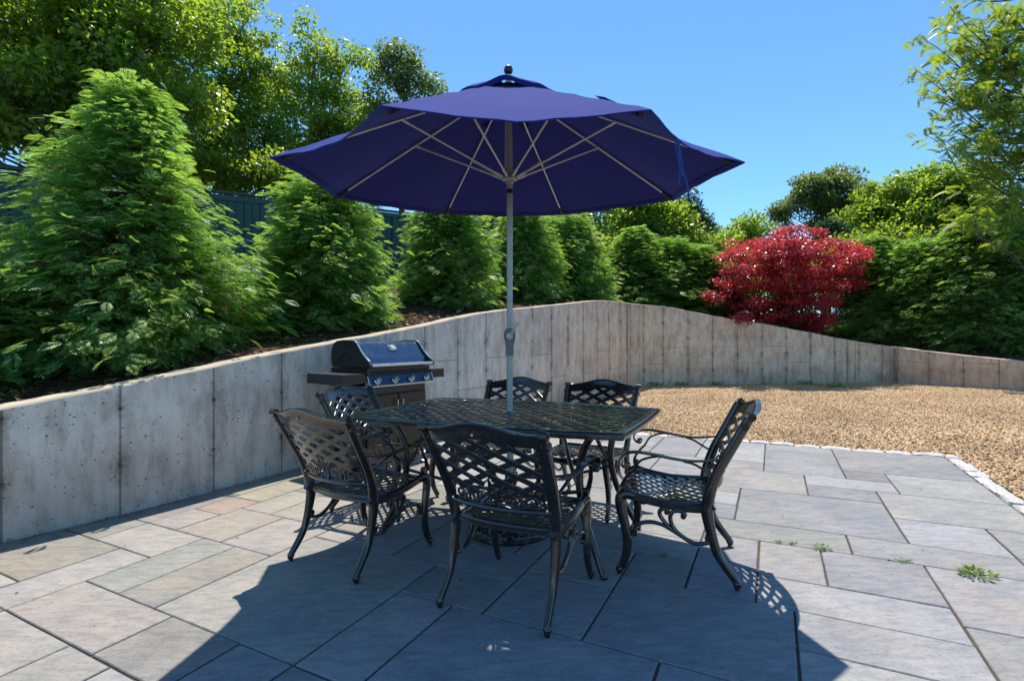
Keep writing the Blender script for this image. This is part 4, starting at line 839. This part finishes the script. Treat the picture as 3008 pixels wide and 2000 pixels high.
    mb = MB(); mb.lathe([(.001, .012), (.029, .012), (.029, .0135), (.001, .0135)], 24, tuple(c), bm); mb.build('dial', simple('dial_face', (.55, .55, .53), .3), th)
    mb = MB(); mb.box(tuple(c + bm @ Vector((.004, .006, .015))), (.003, .026, .002), bm @ Matrix.Rotation(R(-40), 3, 'Z')); mb.build('needle', M_BLK, th)
    # shelves
    for xa, xb in ((0, x0 - .012), (x1 + .012, Wt)):
        mb = MB(); mb.box(((xa + xb) / 2, D / 2, .893), (xb - xa, D, .006), bev=.002); mb.box(((xa + xb) / 2, .006, .848), (xb - xa, .012, .092), bev=.003)
        ex_ = xa + .006 if xa == 0 else xb - .006; mb.box((ex_, D / 2, .848), (.012, D - .026, .092), bev=.003); mb.box(((xa + xb) / 2, D - .006, .848), (xb - xa, .012, .092), bev=.003)
        sh = mb.build('side_shelf', M_GREY, g, ang=30); mb = MB(); mb.box(((xa + xb) / 2, -.001, .850), (xb - xa - .022, .005, .070), bev=.002); mb.box((xa + .004 if xa == 0 else xb - .004, -.004, .848), (.012, .010, .096), bev=.003); mb.build('fascia', M_BRNREFL, sh, ang=30)
make_grill()
# ---------------------------------------------------------------- vegetation
def nrmz(a): return a / (np.linalg.norm(a, axis=-1, keepdims=True) + 1e-9)
def cards(Cn, D, Nn, size, tpl):
    """Cn centres, D directions, Nn normals, tpl (verts k x m x 3 : leaflets) in (side, along, normal)"""
    D = nrmz(D); Sd = nrmz(np.cross(D, Nn)); N2 = np.cross(Sd, D); t = tpl.reshape(-1, 3)
    V = Cn[:, None, :] + size[:, None, None] * (t[None, :, 0, None] * Sd[:, None] + t[None, :, 1, None] * D[:, None] + t[None, :, 2, None] * N2[:, None])
    V = V.reshape(-1, 3); return V, np.arange(len(V)).reshape(-1, 4)
LEAF = np.array([[[0, 0, 0], [.30, .48, .10], [0, 1, -.04], [-.30, .48, .10]]], float)
LEAFN = np.array([[[0, 0, 0], [.17, .45, .05], [0, 1, -.10], [-.17, .45, .05]]], float)
def frond_tpl(n=7, L=1.0, w=.34, droop=.25, ang=50, lw=.075, taper=True, hang=0.0):
    q = []
    for i in range(n):
        t = (i + .5) / n; y = t * L * .86; z = -droop * t * t; ll = w * ((1 - .75 * t) * (.55 + .9 * min(1, t * 3.5)) if taper else (1 - .25 * t) * min(1, .6 + t * 2))
        for s in (-1, 1):
            a = R(ang); dx, dy = s * math.sin(a), math.cos(a); sx_, sy_ = dy, -dx * 1
            b = np.array([0, y, z]); tip = b + np.array([dx * ll, dy * ll, -hang * ll - .06 * ll]); mid = (b + tip) / 2; pw = np.array([-dy * s, dx * s, 0]) * lw * (ll / w + .4) * .7
            q.append([b, mid + pw + [0, 0, .012], tip, mid - pw + [0, 0, .012]])
    b = np.array([0, L * .80, -droop * .72]); q.append([b, b + [lw * .8, .11, 0], [0, L, -droop - hang * .1], b + [-lw * .8, .11, 0]]); return np.array(q)
FR_H = frond_tpl(7, 1.0, .40, .22, 48, .085); FR_P = frond_tpl(7, 1.0, .40, .35, 68, .075, False, .55)
def in_hull(n, a=.35): # points in unit ball biased to the shell
    d = nrmz(rng.normal(size=(n, 3))); r = (a + (1 - a) * rng.random(n)) ** (1 / 2.2); return d * r[:, None]
def mk_leaves(name, V, F, mat, parent, org):
    me = np_mesh(name, V - np.array(org), F); return link(name, me, mat, parent)
def limb(mb, a, b, r0, r1, wig=.08, n=6, seg=6):
    a = np.array(a, float); b = np.array(b, float); L = np.linalg.norm(b - a); p = [a + (b - a) * t + (np.array([0, 0, -.10 * L * math.sin(math.pi * t)]) + rng.normal(size=3) * wig * L * .5 * math.sin(math.pi * t)) for t in np.linspace(0, 1, n)]
    mb.tube(p, 1, seg, radii=[r0 + (r1 - r0) * t for t in np.linspace(0, 1, n)])
def tree(name, label, cat, base, crown, nclump, nleaf, lsize, mat, tr=.14, clr=.55, group=None, tpl=LEAF, flat=.75, up=.55, gaps=.0, bark=None, multi=1, lim=.45, lean=0):
    """crown = list of ellipsoids (x,y,z,rx,ry,rz)"""
    org = Vector(base); t = thing(name, label, cat, Matrix.Translation(org), group); o = np.array(base, float)
    cl = []; wts = np.array([c[3] * c[4] * c[5] for c in crown]) ** .7; wts /= wts.sum()
    for c, w in zip(crown, wts):
        k = max(3, int(nclump * w)); u = in_hull(k, .12); cl.append(np.array(c[:3]) + u * np.array(c[3:]))
    cl = np.vstack(cl); rc = clr * (.55 + .75 * rng.random(len(cl)))
    keep = rng.random(len(cl)) > gaps; cl, rc = cl[keep], rc[keep]
    per = np.maximum(6, (nleaf * rc ** 2 / (rc ** 2).sum())).astype(int); idx = np.repeat(np.arange(len(cl)), per); n = len(idx)
    u = in_hull(n, .05); u[:, 2] *= flat; C = cl[idx] + u * rc[idx][:, None]
    outw = nrmz(u + .3 * nrmz(C - cl.mean(0))); Nn = nrmz(np.array([0, 0, up]) + .45 * rng.normal(size=(n, 3)) + .25 * outw); D = nrmz(outw * .6 + rng.normal(size=(n, 3)) * .6 + np.array([0, 0, -.25]))
    V, F = cards(C, D, Nn, lsize * (.6 + .7 * rng.random(n)), tpl); mk_leaves('crown', V, F, mat, t, base)
    mb = MB(); ctr = cl.mean(0); topz_ = cl[:, 2].max(); lo = cl[:, 2].min()
    tt = np.array([o[0] + (ctr[0] - o[0]) * .7, o[1] + (ctr[1] - o[1]) * .7, lo + (topz_ - lo) * .72])
    tp = [o + (tt - o) * s + np.array([math.sin(s * 5 + o[0]) * .12, 0, 0]) * s for s in np.linspace(0, 1, 9)]
    tp[0] = tp[0] - np.array([0, 0, .15])
    if multi == 1: mb.tube(tp, 1, 9, radii=[tr * (1.25 if i == 0 else 1) * (1 - .085 * i) for i in range(9)])
    order = np.argsort(rng.random(len(cl)))[:int(len(cl) * lim)]
    for j in order:
        c = cl[j]; s = np.clip((c[2] - .55 * np.linalg.norm(c[:2] - o[:2]) - o[2]) / max(.1, tt[2] - o[2]), .12, .96); st = o + (tt - o) * s if multi == 1 else o + rng.normal(size=3) * [.1, .1, .02] + [0, 0, .15 if rng.random() < .5 else .7]
        r = tr * .34 * (1 - .5 * s); limb(mb, st, c, r, r * .18, n=6, seg=5)
        for _ in range(2): e = c + rng.normal(size=3) * rc[j] * .5; limb(mb, c * .75 + st * .25, e, r * .3, r * .1, n=4, seg=4)
    mb.build('trunk', bark or M_BARK, t, xf=Matrix.Translation(-org)); return t
# --- arborvitae row: small drooping fan sprays on uneven branches
FR_H = frond_tpl(7, 1.0, .44, .30, 42, .050)
def make_hedge(H, Rad, nb, seed, pw_=.62, loose=False):
    rg = np.random.default_rng(seed); CC = []; DD = []; NN = []; SS = []; mb = MB(); lobes = rg.random(8) * 6.28
    for b in range(nb):
        h = (rg.random() ** (2.0 if loose else 1.15)) * .97; a = rg.random() * 2 * math.pi; z = .03 * H + h * H
        body = (1 - h) ** pw_ if not loose else np.interp(h, [0, .14, .35, .57, .77, .95], [.92, 1.06, .92, .60, .38, .16])
        lump = .78 + .13 * math.sin(3 * a + lobes[0] + h * 8) + .12 * math.sin(5 * a + lobes[1] - h * 17) + .07 * math.sin(9 * a + h * 31 + lobes[2])
        rad = Rad * body * lump * ((.62 + .50 * rg.random() ** .7) if not (loose and h > .45) else (.40 + .80 * rg.random())) + .05
        if rg.random() < .07: rad *= 1.22
        if h < .10: rad *= .72 + 2.8 * h
        da = np.array([math.cos(a), math.sin(a), 0]); L = rad; rise = .22 + .75 * h; sag = .12 + .22 * rg.random()
        def bp(t): return da * L * t + np.array([0, 0, z + rise * L * (t - .75) - sag * L * t * t])
        if z < H * .94 and rg.random() < .22: mb.tube([tuple(bp(t)) for t in (.02, .35, .65, .9)], 1, 4, radii=[.012, .009, .006, .003])
        nf = 8 if L > .5 else 5
        for k in range(nf):
            t = min(1.0, .34 + .66 * (k + .2 + rg.random() * .7) / nf); p = bp(t); sl = np.array([0, 0, rise - 2 * sag * t])
            side = np.array([-da[1], da[0], 0]) * (rg.normal() * .75); d = da * (.75 + .3 * t) + side + sl * .5 + np.array([0, 0, -.22 + rg.normal() * .18]); nn = np.array([0, 0, 1.0]) + rg.normal(size=3) * .38 + da * .30
            CC.append(p + rg.normal(size=3) * .035); DD.append(d); NN.append(nn); SS.append((.105 + .085 * rg.random()) * (1 - .25 * h))
    for k in range(16): CC.append(np.array([0, 0, H * (.90 + .007 * k)])); DD.append(np.array([rg.normal() * .5, rg.normal() * .5, 1.0])); NN.append(rg.normal(size=3)); SS.append(.15)
    V, F = cards(np.array(CC), np.array(DD), np.array(NN), np.array(SS), FR_H)
    mb.tube([(0, 0, -.2), (.02, 0, H * .5), (0, .01, H * .97)], 1, 8, radii=[.055, .035, .008])
    t = thing('arborvitae', 'x', 'evergreen shrub'); mk_leaves('foliage', V, F, M_HEDGE, t, (0, 0, 0)); mb.build('stem', M_TWIG, t); return t
def by_px(px, off, i0=0.0, i1=None):
    best = None
    for i in np.linspace(i0, i1 if i1 is not None else len(WPA) - 1, 1200):
        p = terr(i, off); 
        if p.y < .5: continue
        e = abs(1504 + F_ * p.x / p.y - px)
        if best is None or e < best[0]: best = (e, p)
    return best[1]
HV = [make_hedge(2.75, 1.22, 3300, 21, .6, True), make_hedge(2.2, 1.02, 2300, 22, .40), make_hedge(2.3, 1.0, 2200, 23, .34), make_hedge(2.5, 1.05, 2000, 24, .62)]
GRP = 'arborvitae planted in a row above the wall'
hs = [ # px, off, variant, (sx, sz), rot, label, i-range
 (385, 1.55, 0, 1.08, .96, 20, 'largest arborvitae with its trunk showing, at far left above the wall', (2, 12)),
 (-10, 1.45, 1, .84, .42, 80, 'low arborvitae cut by the left edge of the photo', (1, 12)),
 (948, 1.42, 1, 1.04, .90, 140, 'arborvitae under the left tip of the umbrella', (2, 16)),
 (1315, 1.42, 2, 1.02, .84, 10, 'arborvitae left of the umbrella pole, above the barbecue', (4, 18)),
 (1540, 1.42, 1, .98, .92, 200, 'narrow arborvitae just right of the umbrella pole', (6, 20)),
 (1672, 1.42, 2, 1.05, .90, 60, 'second arborvitae right of the umbrella pole', (8, 20)),
 (1772, 1.42, 3, 1.20, .90, 300, 'bright arborvitae above the highest stretch of the wall', (8, 21)),
 (1868, 1.7, 3, 1.45, .88, 33, 'shaded arborvitae behind the bend of the wall', (12, 26)),
 (1962, 1.9, 1, 1.55, .92, 97, 'arborvitae just past the bend of the wall', (20, 30)),
 (2055, 1.9, 3, 1.5, .80, 164, 'arborvitae at the left edge of the red maple', (22, 32)),
 (2560, 2.1, 3, 1.35, 1.15, 245, 'arborvitae at the right edge of the red maple', (26, 40)),
 (2705, 2.0, 1, 1.65, 1.22, 310, 'tall arborvitae right of the red maple, above the falling wall', (28, 44)),
 (2850, 2.0, 3, 1.75, 1.25, 75, 'second arborvitae from the right edge of the photo', (28, 46)),
 (3000, 2.0, 1, 1.15, 1.22, 15, 'arborvitae cut by the right edge of the photo', (28, 48))]
usedv = set()
for px, off, vi, sx, sz, rz, lab, (ia, ib) in hs:
    p = by_px(px, off, ia, min(ib, len(WPA) - 1)); o = HV[vi] if vi not in usedv else copy_tree(HV[vi]); usedv.add(vi)
    o.matrix_world = Matrix.Translation(p - Vector((0, 0, .10))) @ Matrix.Rotation(R(rz), 4, 'Z') @ Matrix.Diagonal((sx, sx, sz, 1)); tag(o, lab, 'evergreen shrub', GRP)
# --- japanese maple: flat tiers of small red leaves
def at_px(px, py, Y): return (float((px - 1504) / F_ * Y), float(Y), float(HC - (py - 1000) / F_ * Y))
mx0 = at_px(2330, 960, 13.7); tb = (mx0[0], mx0[1], terrz(mx0[0], mx0[1]))
def maple():
    cr = []
    for (px, py, w, h) in ((2330, 690, 90, 16), (2240, 722, 110, 18), (2400, 724, 110, 18), (2200, 755, 120, 18), (2330, 757, 140, 20), (2470, 760, 100, 15), (2500, 742, 34, 9), (2190, 800, 120, 18), (2330, 800, 160, 20), (2450, 795, 95, 16), (2160, 838, 105, 16), (2300, 845, 150, 20), (2430, 838, 100, 16), (2515, 838, 40, 8), (2120, 868, 80, 12), (2250, 885, 130, 18), (2400, 888, 110, 16), (2160, 905, 90, 12), (2300, 930, 120, 16), (2420, 935, 85, 14), (2380, 965, 60, 10), (2215, 935, 80, 10), (2090, 885, 40, 8)):
        for s in (-.9, 0, .9):
            Y = 13.7 + s * (1.0 if w > 60 else .4) + rng.normal() * .15; k = 1 - .25 * abs(s); p = at_px(px + rng.normal() * 8, py - 0, Y); cr.append((*p, w * k / F_ * Y, w * k * .75 / F_ * Y, h * .8 / F_ * Y))
    return tree('japanese_maple', 'round red Japanese maple in leaf behind the right hand wall', 'tree', tb, cr, 520, 52000, .074, M_MAPLE, tr=.05, clr=.24, flat=.48, up=1.1, multi=3, lim=.3, bark=M_TWIG)
maple()
# --- deciduous trees behind the fence and the hedge
def ell(px, py, Y, wpx, hpx, dy=None): p = at_px(px, py, Y); return (*p, wpx / F_ * Y, (dy or wpx / F_ * Y * .8), hpx / F_ * Y)
G2 = 'broadleaf trees behind the hedge and fence'
def gb(px, Y): x = (px - 1504) / F_ * Y; return (float(x), float(Y), terrz(x, Y))
tree('oak_tree', 'big bright green oak filling the top left corner behind the fence', 'tree', gb(120, 9.5), [ell(60, 60, 9.5, 330, 190), ell(330, 130, 9.8, 260, 210), ell(120, 330, 9.3, 300, 150), ell(520, 60, 10.3, 190, 110), ell(440, 330, 10, 190, 170), ell(-150, 250, 9.5, 250, 300)], 330, 42000, .125, M_OAK, tr=.13, clr=.46, group=G2, gaps=.05)
tree('oak_tree', 'oak with open crown and sky gaps, second from the left behind the fence', 'tree', gb(665, 12.5), [ell(640, 60, 12.5, 130, 90), ell(600, 300, 12.3, 150, 110), ell(700, 200, 12.6, 110, 90), ell(700, 430, 12.6, 160, 110), ell(760, 40, 12.8, 50, 35), ell(790, 130, 12.8, 50, 40), ell(800, 290, 12.8, 90, 80)], 190, 18500, .115, M_OAK, tr=.13, clr=.36, group=G2, gaps=.14)
tree('oak_tree', 'thin oak with bare twigs against the sky, above the left umbrella tip', 'tree', gb(905, 14), [ell(885, 85, 14, 45, 40), ell(940, 110, 14, 45, 35), ell(860, 170, 14, 60, 45), ell(960, 190, 14, 70, 50), ell(1000, 130, 14, 35, 25), ell(870, 280, 14, 90, 60), ell(990, 300, 14.2, 80, 60), ell(900, 390, 14, 140, 80), ell(900, 520, 14.0, 150, 80), ell(1000, 400, 14.4, 100, 80), ell(1050, 170, 14, 18, 20), ell(1040, 240, 14, 25, 25)], 210, 17500, .115, M_OAK, tr=.10, clr=.36, group=G2, gaps=.16)
tree('oak_tree', 'dense rounded grey green oak touching the left slope of the umbrella', 'tree', gb(1190, 15.5), [ell(1150, 135, 15.5, 28, 24), ell(1170, 180, 15.5, 55, 40), ell(1225, 190, 15.5, 40, 30), ell(1255, 240, 15.5, 34, 28), ell(1110, 230, 15.5, 40, 35), ell(1190, 260, 15.5, 75, 50), ell(1090, 290, 15.5, 45, 40), ell(1150, 350, 15.5, 110, 70), ell(1180, 480, 15.5, 140, 110), ell(1265, 285, 15.5, 22, 20)], 150, 14000, .12, M_OAK2, tr=.12, clr=.36, group=G2, gaps=.06)
tree('oak_tree', 'leafy tree seen between the umbrella and the hedge, right of the pole', 'tree', gb(1640, 17), [ell(1600, 640, 17, 120, 90), ell(1720, 660, 17, 120, 90), ell(1500, 620, 17.5, 120, 90), ell(1350, 600, 17.5, 130, 80), ell(1720, 560, 17, 80, 60)], 120, 19000, .14, M_OAK, tr=.12, clr=.6, group=G2)
tree('oak_tree', 'yellow green tree at the right rear edge of the umbrella', 'tree', gb(1905, 18), [ell(1850, 660, 18, 90, 80), ell(1930, 690, 18, 90, 80), ell(1870, 600, 18, 60, 45), ell(2030, 720, 18, 85, 60), ell(1960, 640, 18, 50, 40), ell(2080, 760, 18, 70, 50)], 120, 20000, .14, M_OAK, tr=.10, clr=.55, group=G2, gaps=.1)
tree('pine_tree', 'dark pine rising beside the right rear edge of the umbrella', 'tree', gb(2010, 19), [ell(2010, 620, 19, 45, 42), ell(2040, 660, 19, 40, 34), ell(1990, 690, 19, 60, 45), ell(2050, 730, 19, 40, 45)], 40, 12000, .17, M_PINE, tr=.10, clr=.50, tpl=LEAFN, group='pines behind the hedge', up=.2)
tree('pine_tree', 'small grey green pine behind the red maple', 'tree', gb(2440, 17), [ell(2440, 690, 17, 42, 45), ell(2450, 730, 17, 55, 40)], 16, 5000, .17, M_PINE, tr=.06, clr=.36, tpl=LEAFN, group='pines behind the hedge', up=.2)
tree('broadleaf_shrub', 'low yellow green thicket left of and above the red maple', 'shrub', gb(2160, 20), [ell(2130, 720, 20, 90, 55), ell(2220, 680, 20, 80, 45), ell(2100, 790, 19, 110, 80)], 50, 10000, .14, M_OAK, tr=.05, clr=.55, group='thickets beyond the hedge')
tree('oak_tree', 'grey green oak standing alone above the red maple', 'tree', gb(2420, 20), [ell(2470, 505, 20, 50, 24), ell(2440, 540, 20, 80, 30), ell(2370, 545, 20, 40, 24), ell(2390, 580, 20, 70, 36), ell(2330, 615, 20, 65, 24), ell(2290, 630, 20, 42, 18), ell(2480, 580, 20, 75, 40), ell(2440, 640, 20, 70, 35), ell(2530, 640, 20, 60, 50)], 130, 19000, .12, M_OAK2, tr=.13, clr=.38, group=G2, gaps=.1)
tree('oak_tree', 'mid green tree right of the grey oak, top level with it', 'tree', gb(2640, 18), [ell(2610, 580, 18, 80, 62), ell(2580, 670, 18, 95, 70), ell(2690, 640, 18, 85, 80), ell(2560, 740, 17, 90, 60)], 85, 17000, .15, M_OAK, tr=.12, clr=.58, group=G2)
tree('oak_tree', 'broad green tree with rounded top near the right edge', 'tree', gb(2790, 17), [ell(2760, 570, 17, 85, 70), ell(2720, 545, 17, 45, 42), ell(2830, 610, 17, 90, 80), ell(2740, 690, 17, 110, 80), ell(2880, 700, 16.5, 110, 90)], 90, 19000, .15, M_OAK, tr=.12, clr=.58, group=G2)
G3 = 'thickets beyond the hedge'
tree('broadleaf_shrub', 'shaded thicket filling the gap behind the arborvitae at the bend of the wall', 'shrub', gb(1830, 15.5), [ell(1780, 800, 15.5, 110, 90), ell(1900, 810, 15.8, 110, 80), ell(1680, 760, 15.3, 90, 90)], 60, 11000, .13, M_OAK, tr=.05, clr=.55, group=G3)
tree('broadleaf_shrub', 'dark green thicket showing through and below the red maple', 'shrub', gb(2300, 16.2), [ell(2180, 840, 16.2, 140, 90), ell(2350, 830, 16.2, 150, 90), ell(2500, 800, 16.2, 110, 100)], 80, 14000, .13, M_OAK, tr=.05, clr=.55, group=G3)
tree('broadleaf_shrub', 'thicket between the hedge and the broad tree at right', 'shrub', gb(2760, 16.5), [ell(2600, 720, 16.6, 110, 60), ell(2660, 790, 16.4, 130, 80), ell(2850, 790, 16.4, 130, 80), ell(2900, 680, 16.2, 110, 70), ell(2980, 720, 16, 100, 110)], 110, 17000, .13, M_OAK, tr=.05, clr=.55, group=G3)
tree('broadleaf_shrub', 'understorey thicket just behind the fence, left of the umbrella', 'shrub', gb(720, 11.6), [ell(600, 500, 11.6, 120, 60), ell(740, 520, 11.7, 120, 55), ell(880, 540, 12.2, 120, 60), ell(1010, 550, 13, 120, 60)], 90, 10000, .115, M_OAK, tr=.04, clr=.36, group=G3, gaps=.1)
# pinnate leaved tree at the right edge
def pinnate():
    base = gb(3120, 12.6); org = Vector(base); t = thing('walnut_tree', 'light green tree with long pinnate leaves at right edge of the photo', 'tree', Matrix.Translation(org)); o = np.array(base)
    CC = []; DD = []; NN = []; SS = []; mb = MB(); top = np.array(at_px(3060, -160, 12.6)); tp = [o + (top - o) * s for s in np.linspace(0, 1, 8)]; tp[0] = tp[0] - [0, 0, .2]; mb.tube(tp, 1, 9, radii=[.15 - .016 * i for i in range(8)])
    ends = [(2790, 20), (2850, 60), (2905, 10), (2740, 80), (2720, 120), (2790, 140), (2860, 160), (2950, 120), (2690, 205), (2750, 230), (2820, 250), (2690, 268), (2770, 300), (2850, 310), (2930, 250), (2790, 345), (2720, 395), (2770, 410), (2840, 400), (2900, 420), (2960, 380), (2800, 450), (2860, 480), (2930, 500), (2990, 460), (2800, 560), (2850, 540), (2910, 580), (2960, 620), (2780, 620), (2850, 640), (2930, 700), (2840, 745), (2890, 760), (2960, 780), (2990, 560), (3000, 300), (3010, 160), (3020, 660), (3060, 60), (3080, 240), (3100, 420), (2810, 190), (2880, 230), (2880, 350), (2760, 170), (2830, 110), (2900, 90), (2980, 60), (2950, 180), (2950, 310), (2900, 650)]
    ends += [(x + rng.normal() * 28 + 22, y + rng.normal() * 20) for x, y in ends]
    for (px, py) in ends:
        Y = 12.4 + rng.normal() * .75; e = np.array(at_px(px, py, Y)); s = np.clip((e[2] - o[2] - .30 * abs(e[0] - o[0])) / (top[2] - o[2]), .15, .97); st = o + (top - o) * s
        limb(mb, st, e, .030, .006, n=7, seg=5, wig=.06); L = np.linalg.norm(e - st)
        for k in range(17):
            tt_ = 1 - .62 * rng.random() ** 1.5; p = st + (e - st) * tt_ + rng.normal(size=3) * .13; d = (e - st) / L * .6 + rng.normal(size=3) * .55 + np.array([0, 0, .0]); CC.append(p); DD.append(d); NN.append(np.array([0, 0, 1]) + rng.normal(size=3) * .3); SS.append(.23 + .14 * rng.random())
    V, F = cards(np.array(CC), np.array(DD), np.array(NN), np.array(SS), FR_P); mk_leaves('crown', V, F, M_SUMAC, t, base); mb.build('trunk', M_BARK, t, xf=Matrix.Translation(-org))
pinnate()
# --- weeds in the joints and along the wall foot
def weed(p, label, n, rad, h, size, tpl=LEAF, grp=None, mat=None, elong=(1, 1)):
    t = thing('weed_plant', label, 'weed', Matrix.Translation(Vector(p)), grp); a = rng.random(n) * 6.28; r = rad * np.sqrt(rng.random(n)); C = np.c_[np.cos(a) * r * elong[0], np.sin(a) * r * elong[1], h * rng.random(n) * (1 - .5 * r / rad) + .002]
    D = np.c_[np.cos(a), np.sin(a), .35 + .6 * rng.random(n)]; V, F = cards(C, D, np.array([0, 0, 1.]) + .5 * rng.normal(size=(n, 3)), size * (.6 + .6 * rng.random(n)), tpl); link('leaves', np_mesh('leaves', V, F), mat or M_WEED, t)
    mb = MB()
    for k in range(min(n, 14)): c = C[k * n // 14 if n > 14 else k]; mb.tube([(0, 0, -.004), tuple(c * np.array([.5, .5, .7])), tuple(c)], .0009 + size * .01, 4)
    mb.build('stems', M_WEED, t); return t
def pw(u, v): p = P(u, v); return (float(p[0]), float(p[1]), float(p[2]))
from_px = lambda x, y: (lambda d: np.array([0, 0, HC]) + d * (((O0 - np.array([0, 0, HC])) @ EN) / (d @ EN)))(np.array([(x - 1504) / F_, 1, -(y - 1000) / F_]))
GW = 'small weeds growing in the slab joints'
for x, y, lab, n, rad, h, sz, tp_ in ((2872, 1692, 'largest bright green grassy weed, in a joint at far right of the patio', 90, .06, .028, .032, LEAFN), (2412, 1612, 'clover like weed in the joint right of the right hand chair', 46, .042, .018, .016, LEAF), (2655, 1650, 'small pale weed in the joint, second from the right', 26, .030, .014, .013, LEAF), (2326, 1597, 'tiny weed between the right hand chair and the clover like weed', 14, .018, .010, .011, LEAF), (2290, 1593, 'sparse brownish weed in the joint nearest the right hand chair', 16, .028, .010, .010, LEAF), (2617, 1646, 'tiny reddish weed just left of the small pale weed', 10, .016, .008, .010, LEAF), (1950, 1632, 'small shaded weed in the joint under the right hand chair', 18, .026, .012, .012, LEAF)):
    weed(from_px(x, y), lab, n, rad, h, sz, tp_, GW, None, (1.2, .8))
q = from_px(549, 1458); weed(q, 'thin upright weed at the foot of the left wall', 34, .018, .17, .026, LEAFN, 'weeds along the foot of the wall')
q = from_px(646, 1433); weed(q, 'low green weed at the wall joint', 30, .05, .03, .02, LEAF, 'weeds along the foot of the wall')
wl = [(1925, 'leafy weed at the foot of the wall by its rusty joint'), (2000, 'low weed at the foot of the wall right of the rusty joint'), (2112, 'weed at the wall foot behind the right hand chair'), (2245, 'pale stalky weed at the wall foot below the red maple'), (2262, 'thin stalk beside the pale stalky weed'), (2365, 'low weed at the wall foot right of the stalky weed'), (2452, 'yellow green weed in the gravel near the far wall')]
for px, lab in wl:
    Y = 12.40 if px != 2452 else 11.6; x = (px - 1504) / F_ * Y; weed((x, Y, gz(x, Y)), lab, 60, .15, .09 if px not in (2245, 2262) else .36, .07 if px not in (2245, 2262) else .035, LEAFN, 'weeds along the foot of the wall')
# leaf litter on the mulch
def litter():
    n = 9000; i = 2 + rng.random(n) * (len(WPA) - 6); off = THK + .05 + rng.random(n) ** 1.3 * 4.0; C = np.array([terr(a, b) for a, b in zip(i, off)]) + [0, 0, .012]
    D = rng.normal(size=(n, 3)) * [1, 1, .15]; V, F = cards(C, D, np.array([0, 0, 1.]) + .35 * rng.normal(size=(n, 3)), .07 * (.5 + rng.random(n)), LEAF)
    o = link('leaf_litter', np_mesh('leaf_litter', V, F), leaf_mat('dry_leaf', [(.10, .055, .03), (.20, .12, .06), (.32, .22, .12), (.16, .14, .05)], (.2, .12, .05), .15)); tag(o, 'dry brown fallen leaves on the bank above the wall', 'leaf litter', kind='stuff')
litter()

def debris():
    pts = []
    for k in range(420):
        i = 4 + rng.random() * 3.9; nx_ = np.interp(i, np.arange(len(WPA)), WNor[:, 0]); ny_ = np.interp(i, np.arange(len(WPA)), WNor[:, 1]); o = -(.01 + abs(rng.normal()) * .05); x = np.interp(i, np.arange(len(WPA)), WPA[:, 0]) + nx_ * o; y = np.interp(i, np.arange(len(WPA)), WPA[:, 1]) + ny_ * o
        pts.append((x, y, float((O0 @ EN - x * EN[0] - y * EN[1]) / EN[2]) + .004))
    for k in range(150): u, v = rng.uniform(-26, 9), rng.uniform(4, 41); p = P(u, v); pts.append((p[0], p[1], p[2] + .004))
    C = np.array(pts); n = len(C); D = rng.normal(size=(n, 3)) * [1, 1, .12]; V, F = cards(C, D, np.array([0, 0, 1.]) + .3 * rng.normal(size=(n, 3)), .013 * (.5 + 1.2 * rng.random(n)), LEAF)
    o = link('leaf_debris', np_mesh('leaf_debris', V, F), bpy.data.materials['dry_leaf']); tag(o, 'tiny dry leaf bits along the wall foot and across the slabs', 'leaf debris', kind='stuff')
debris()
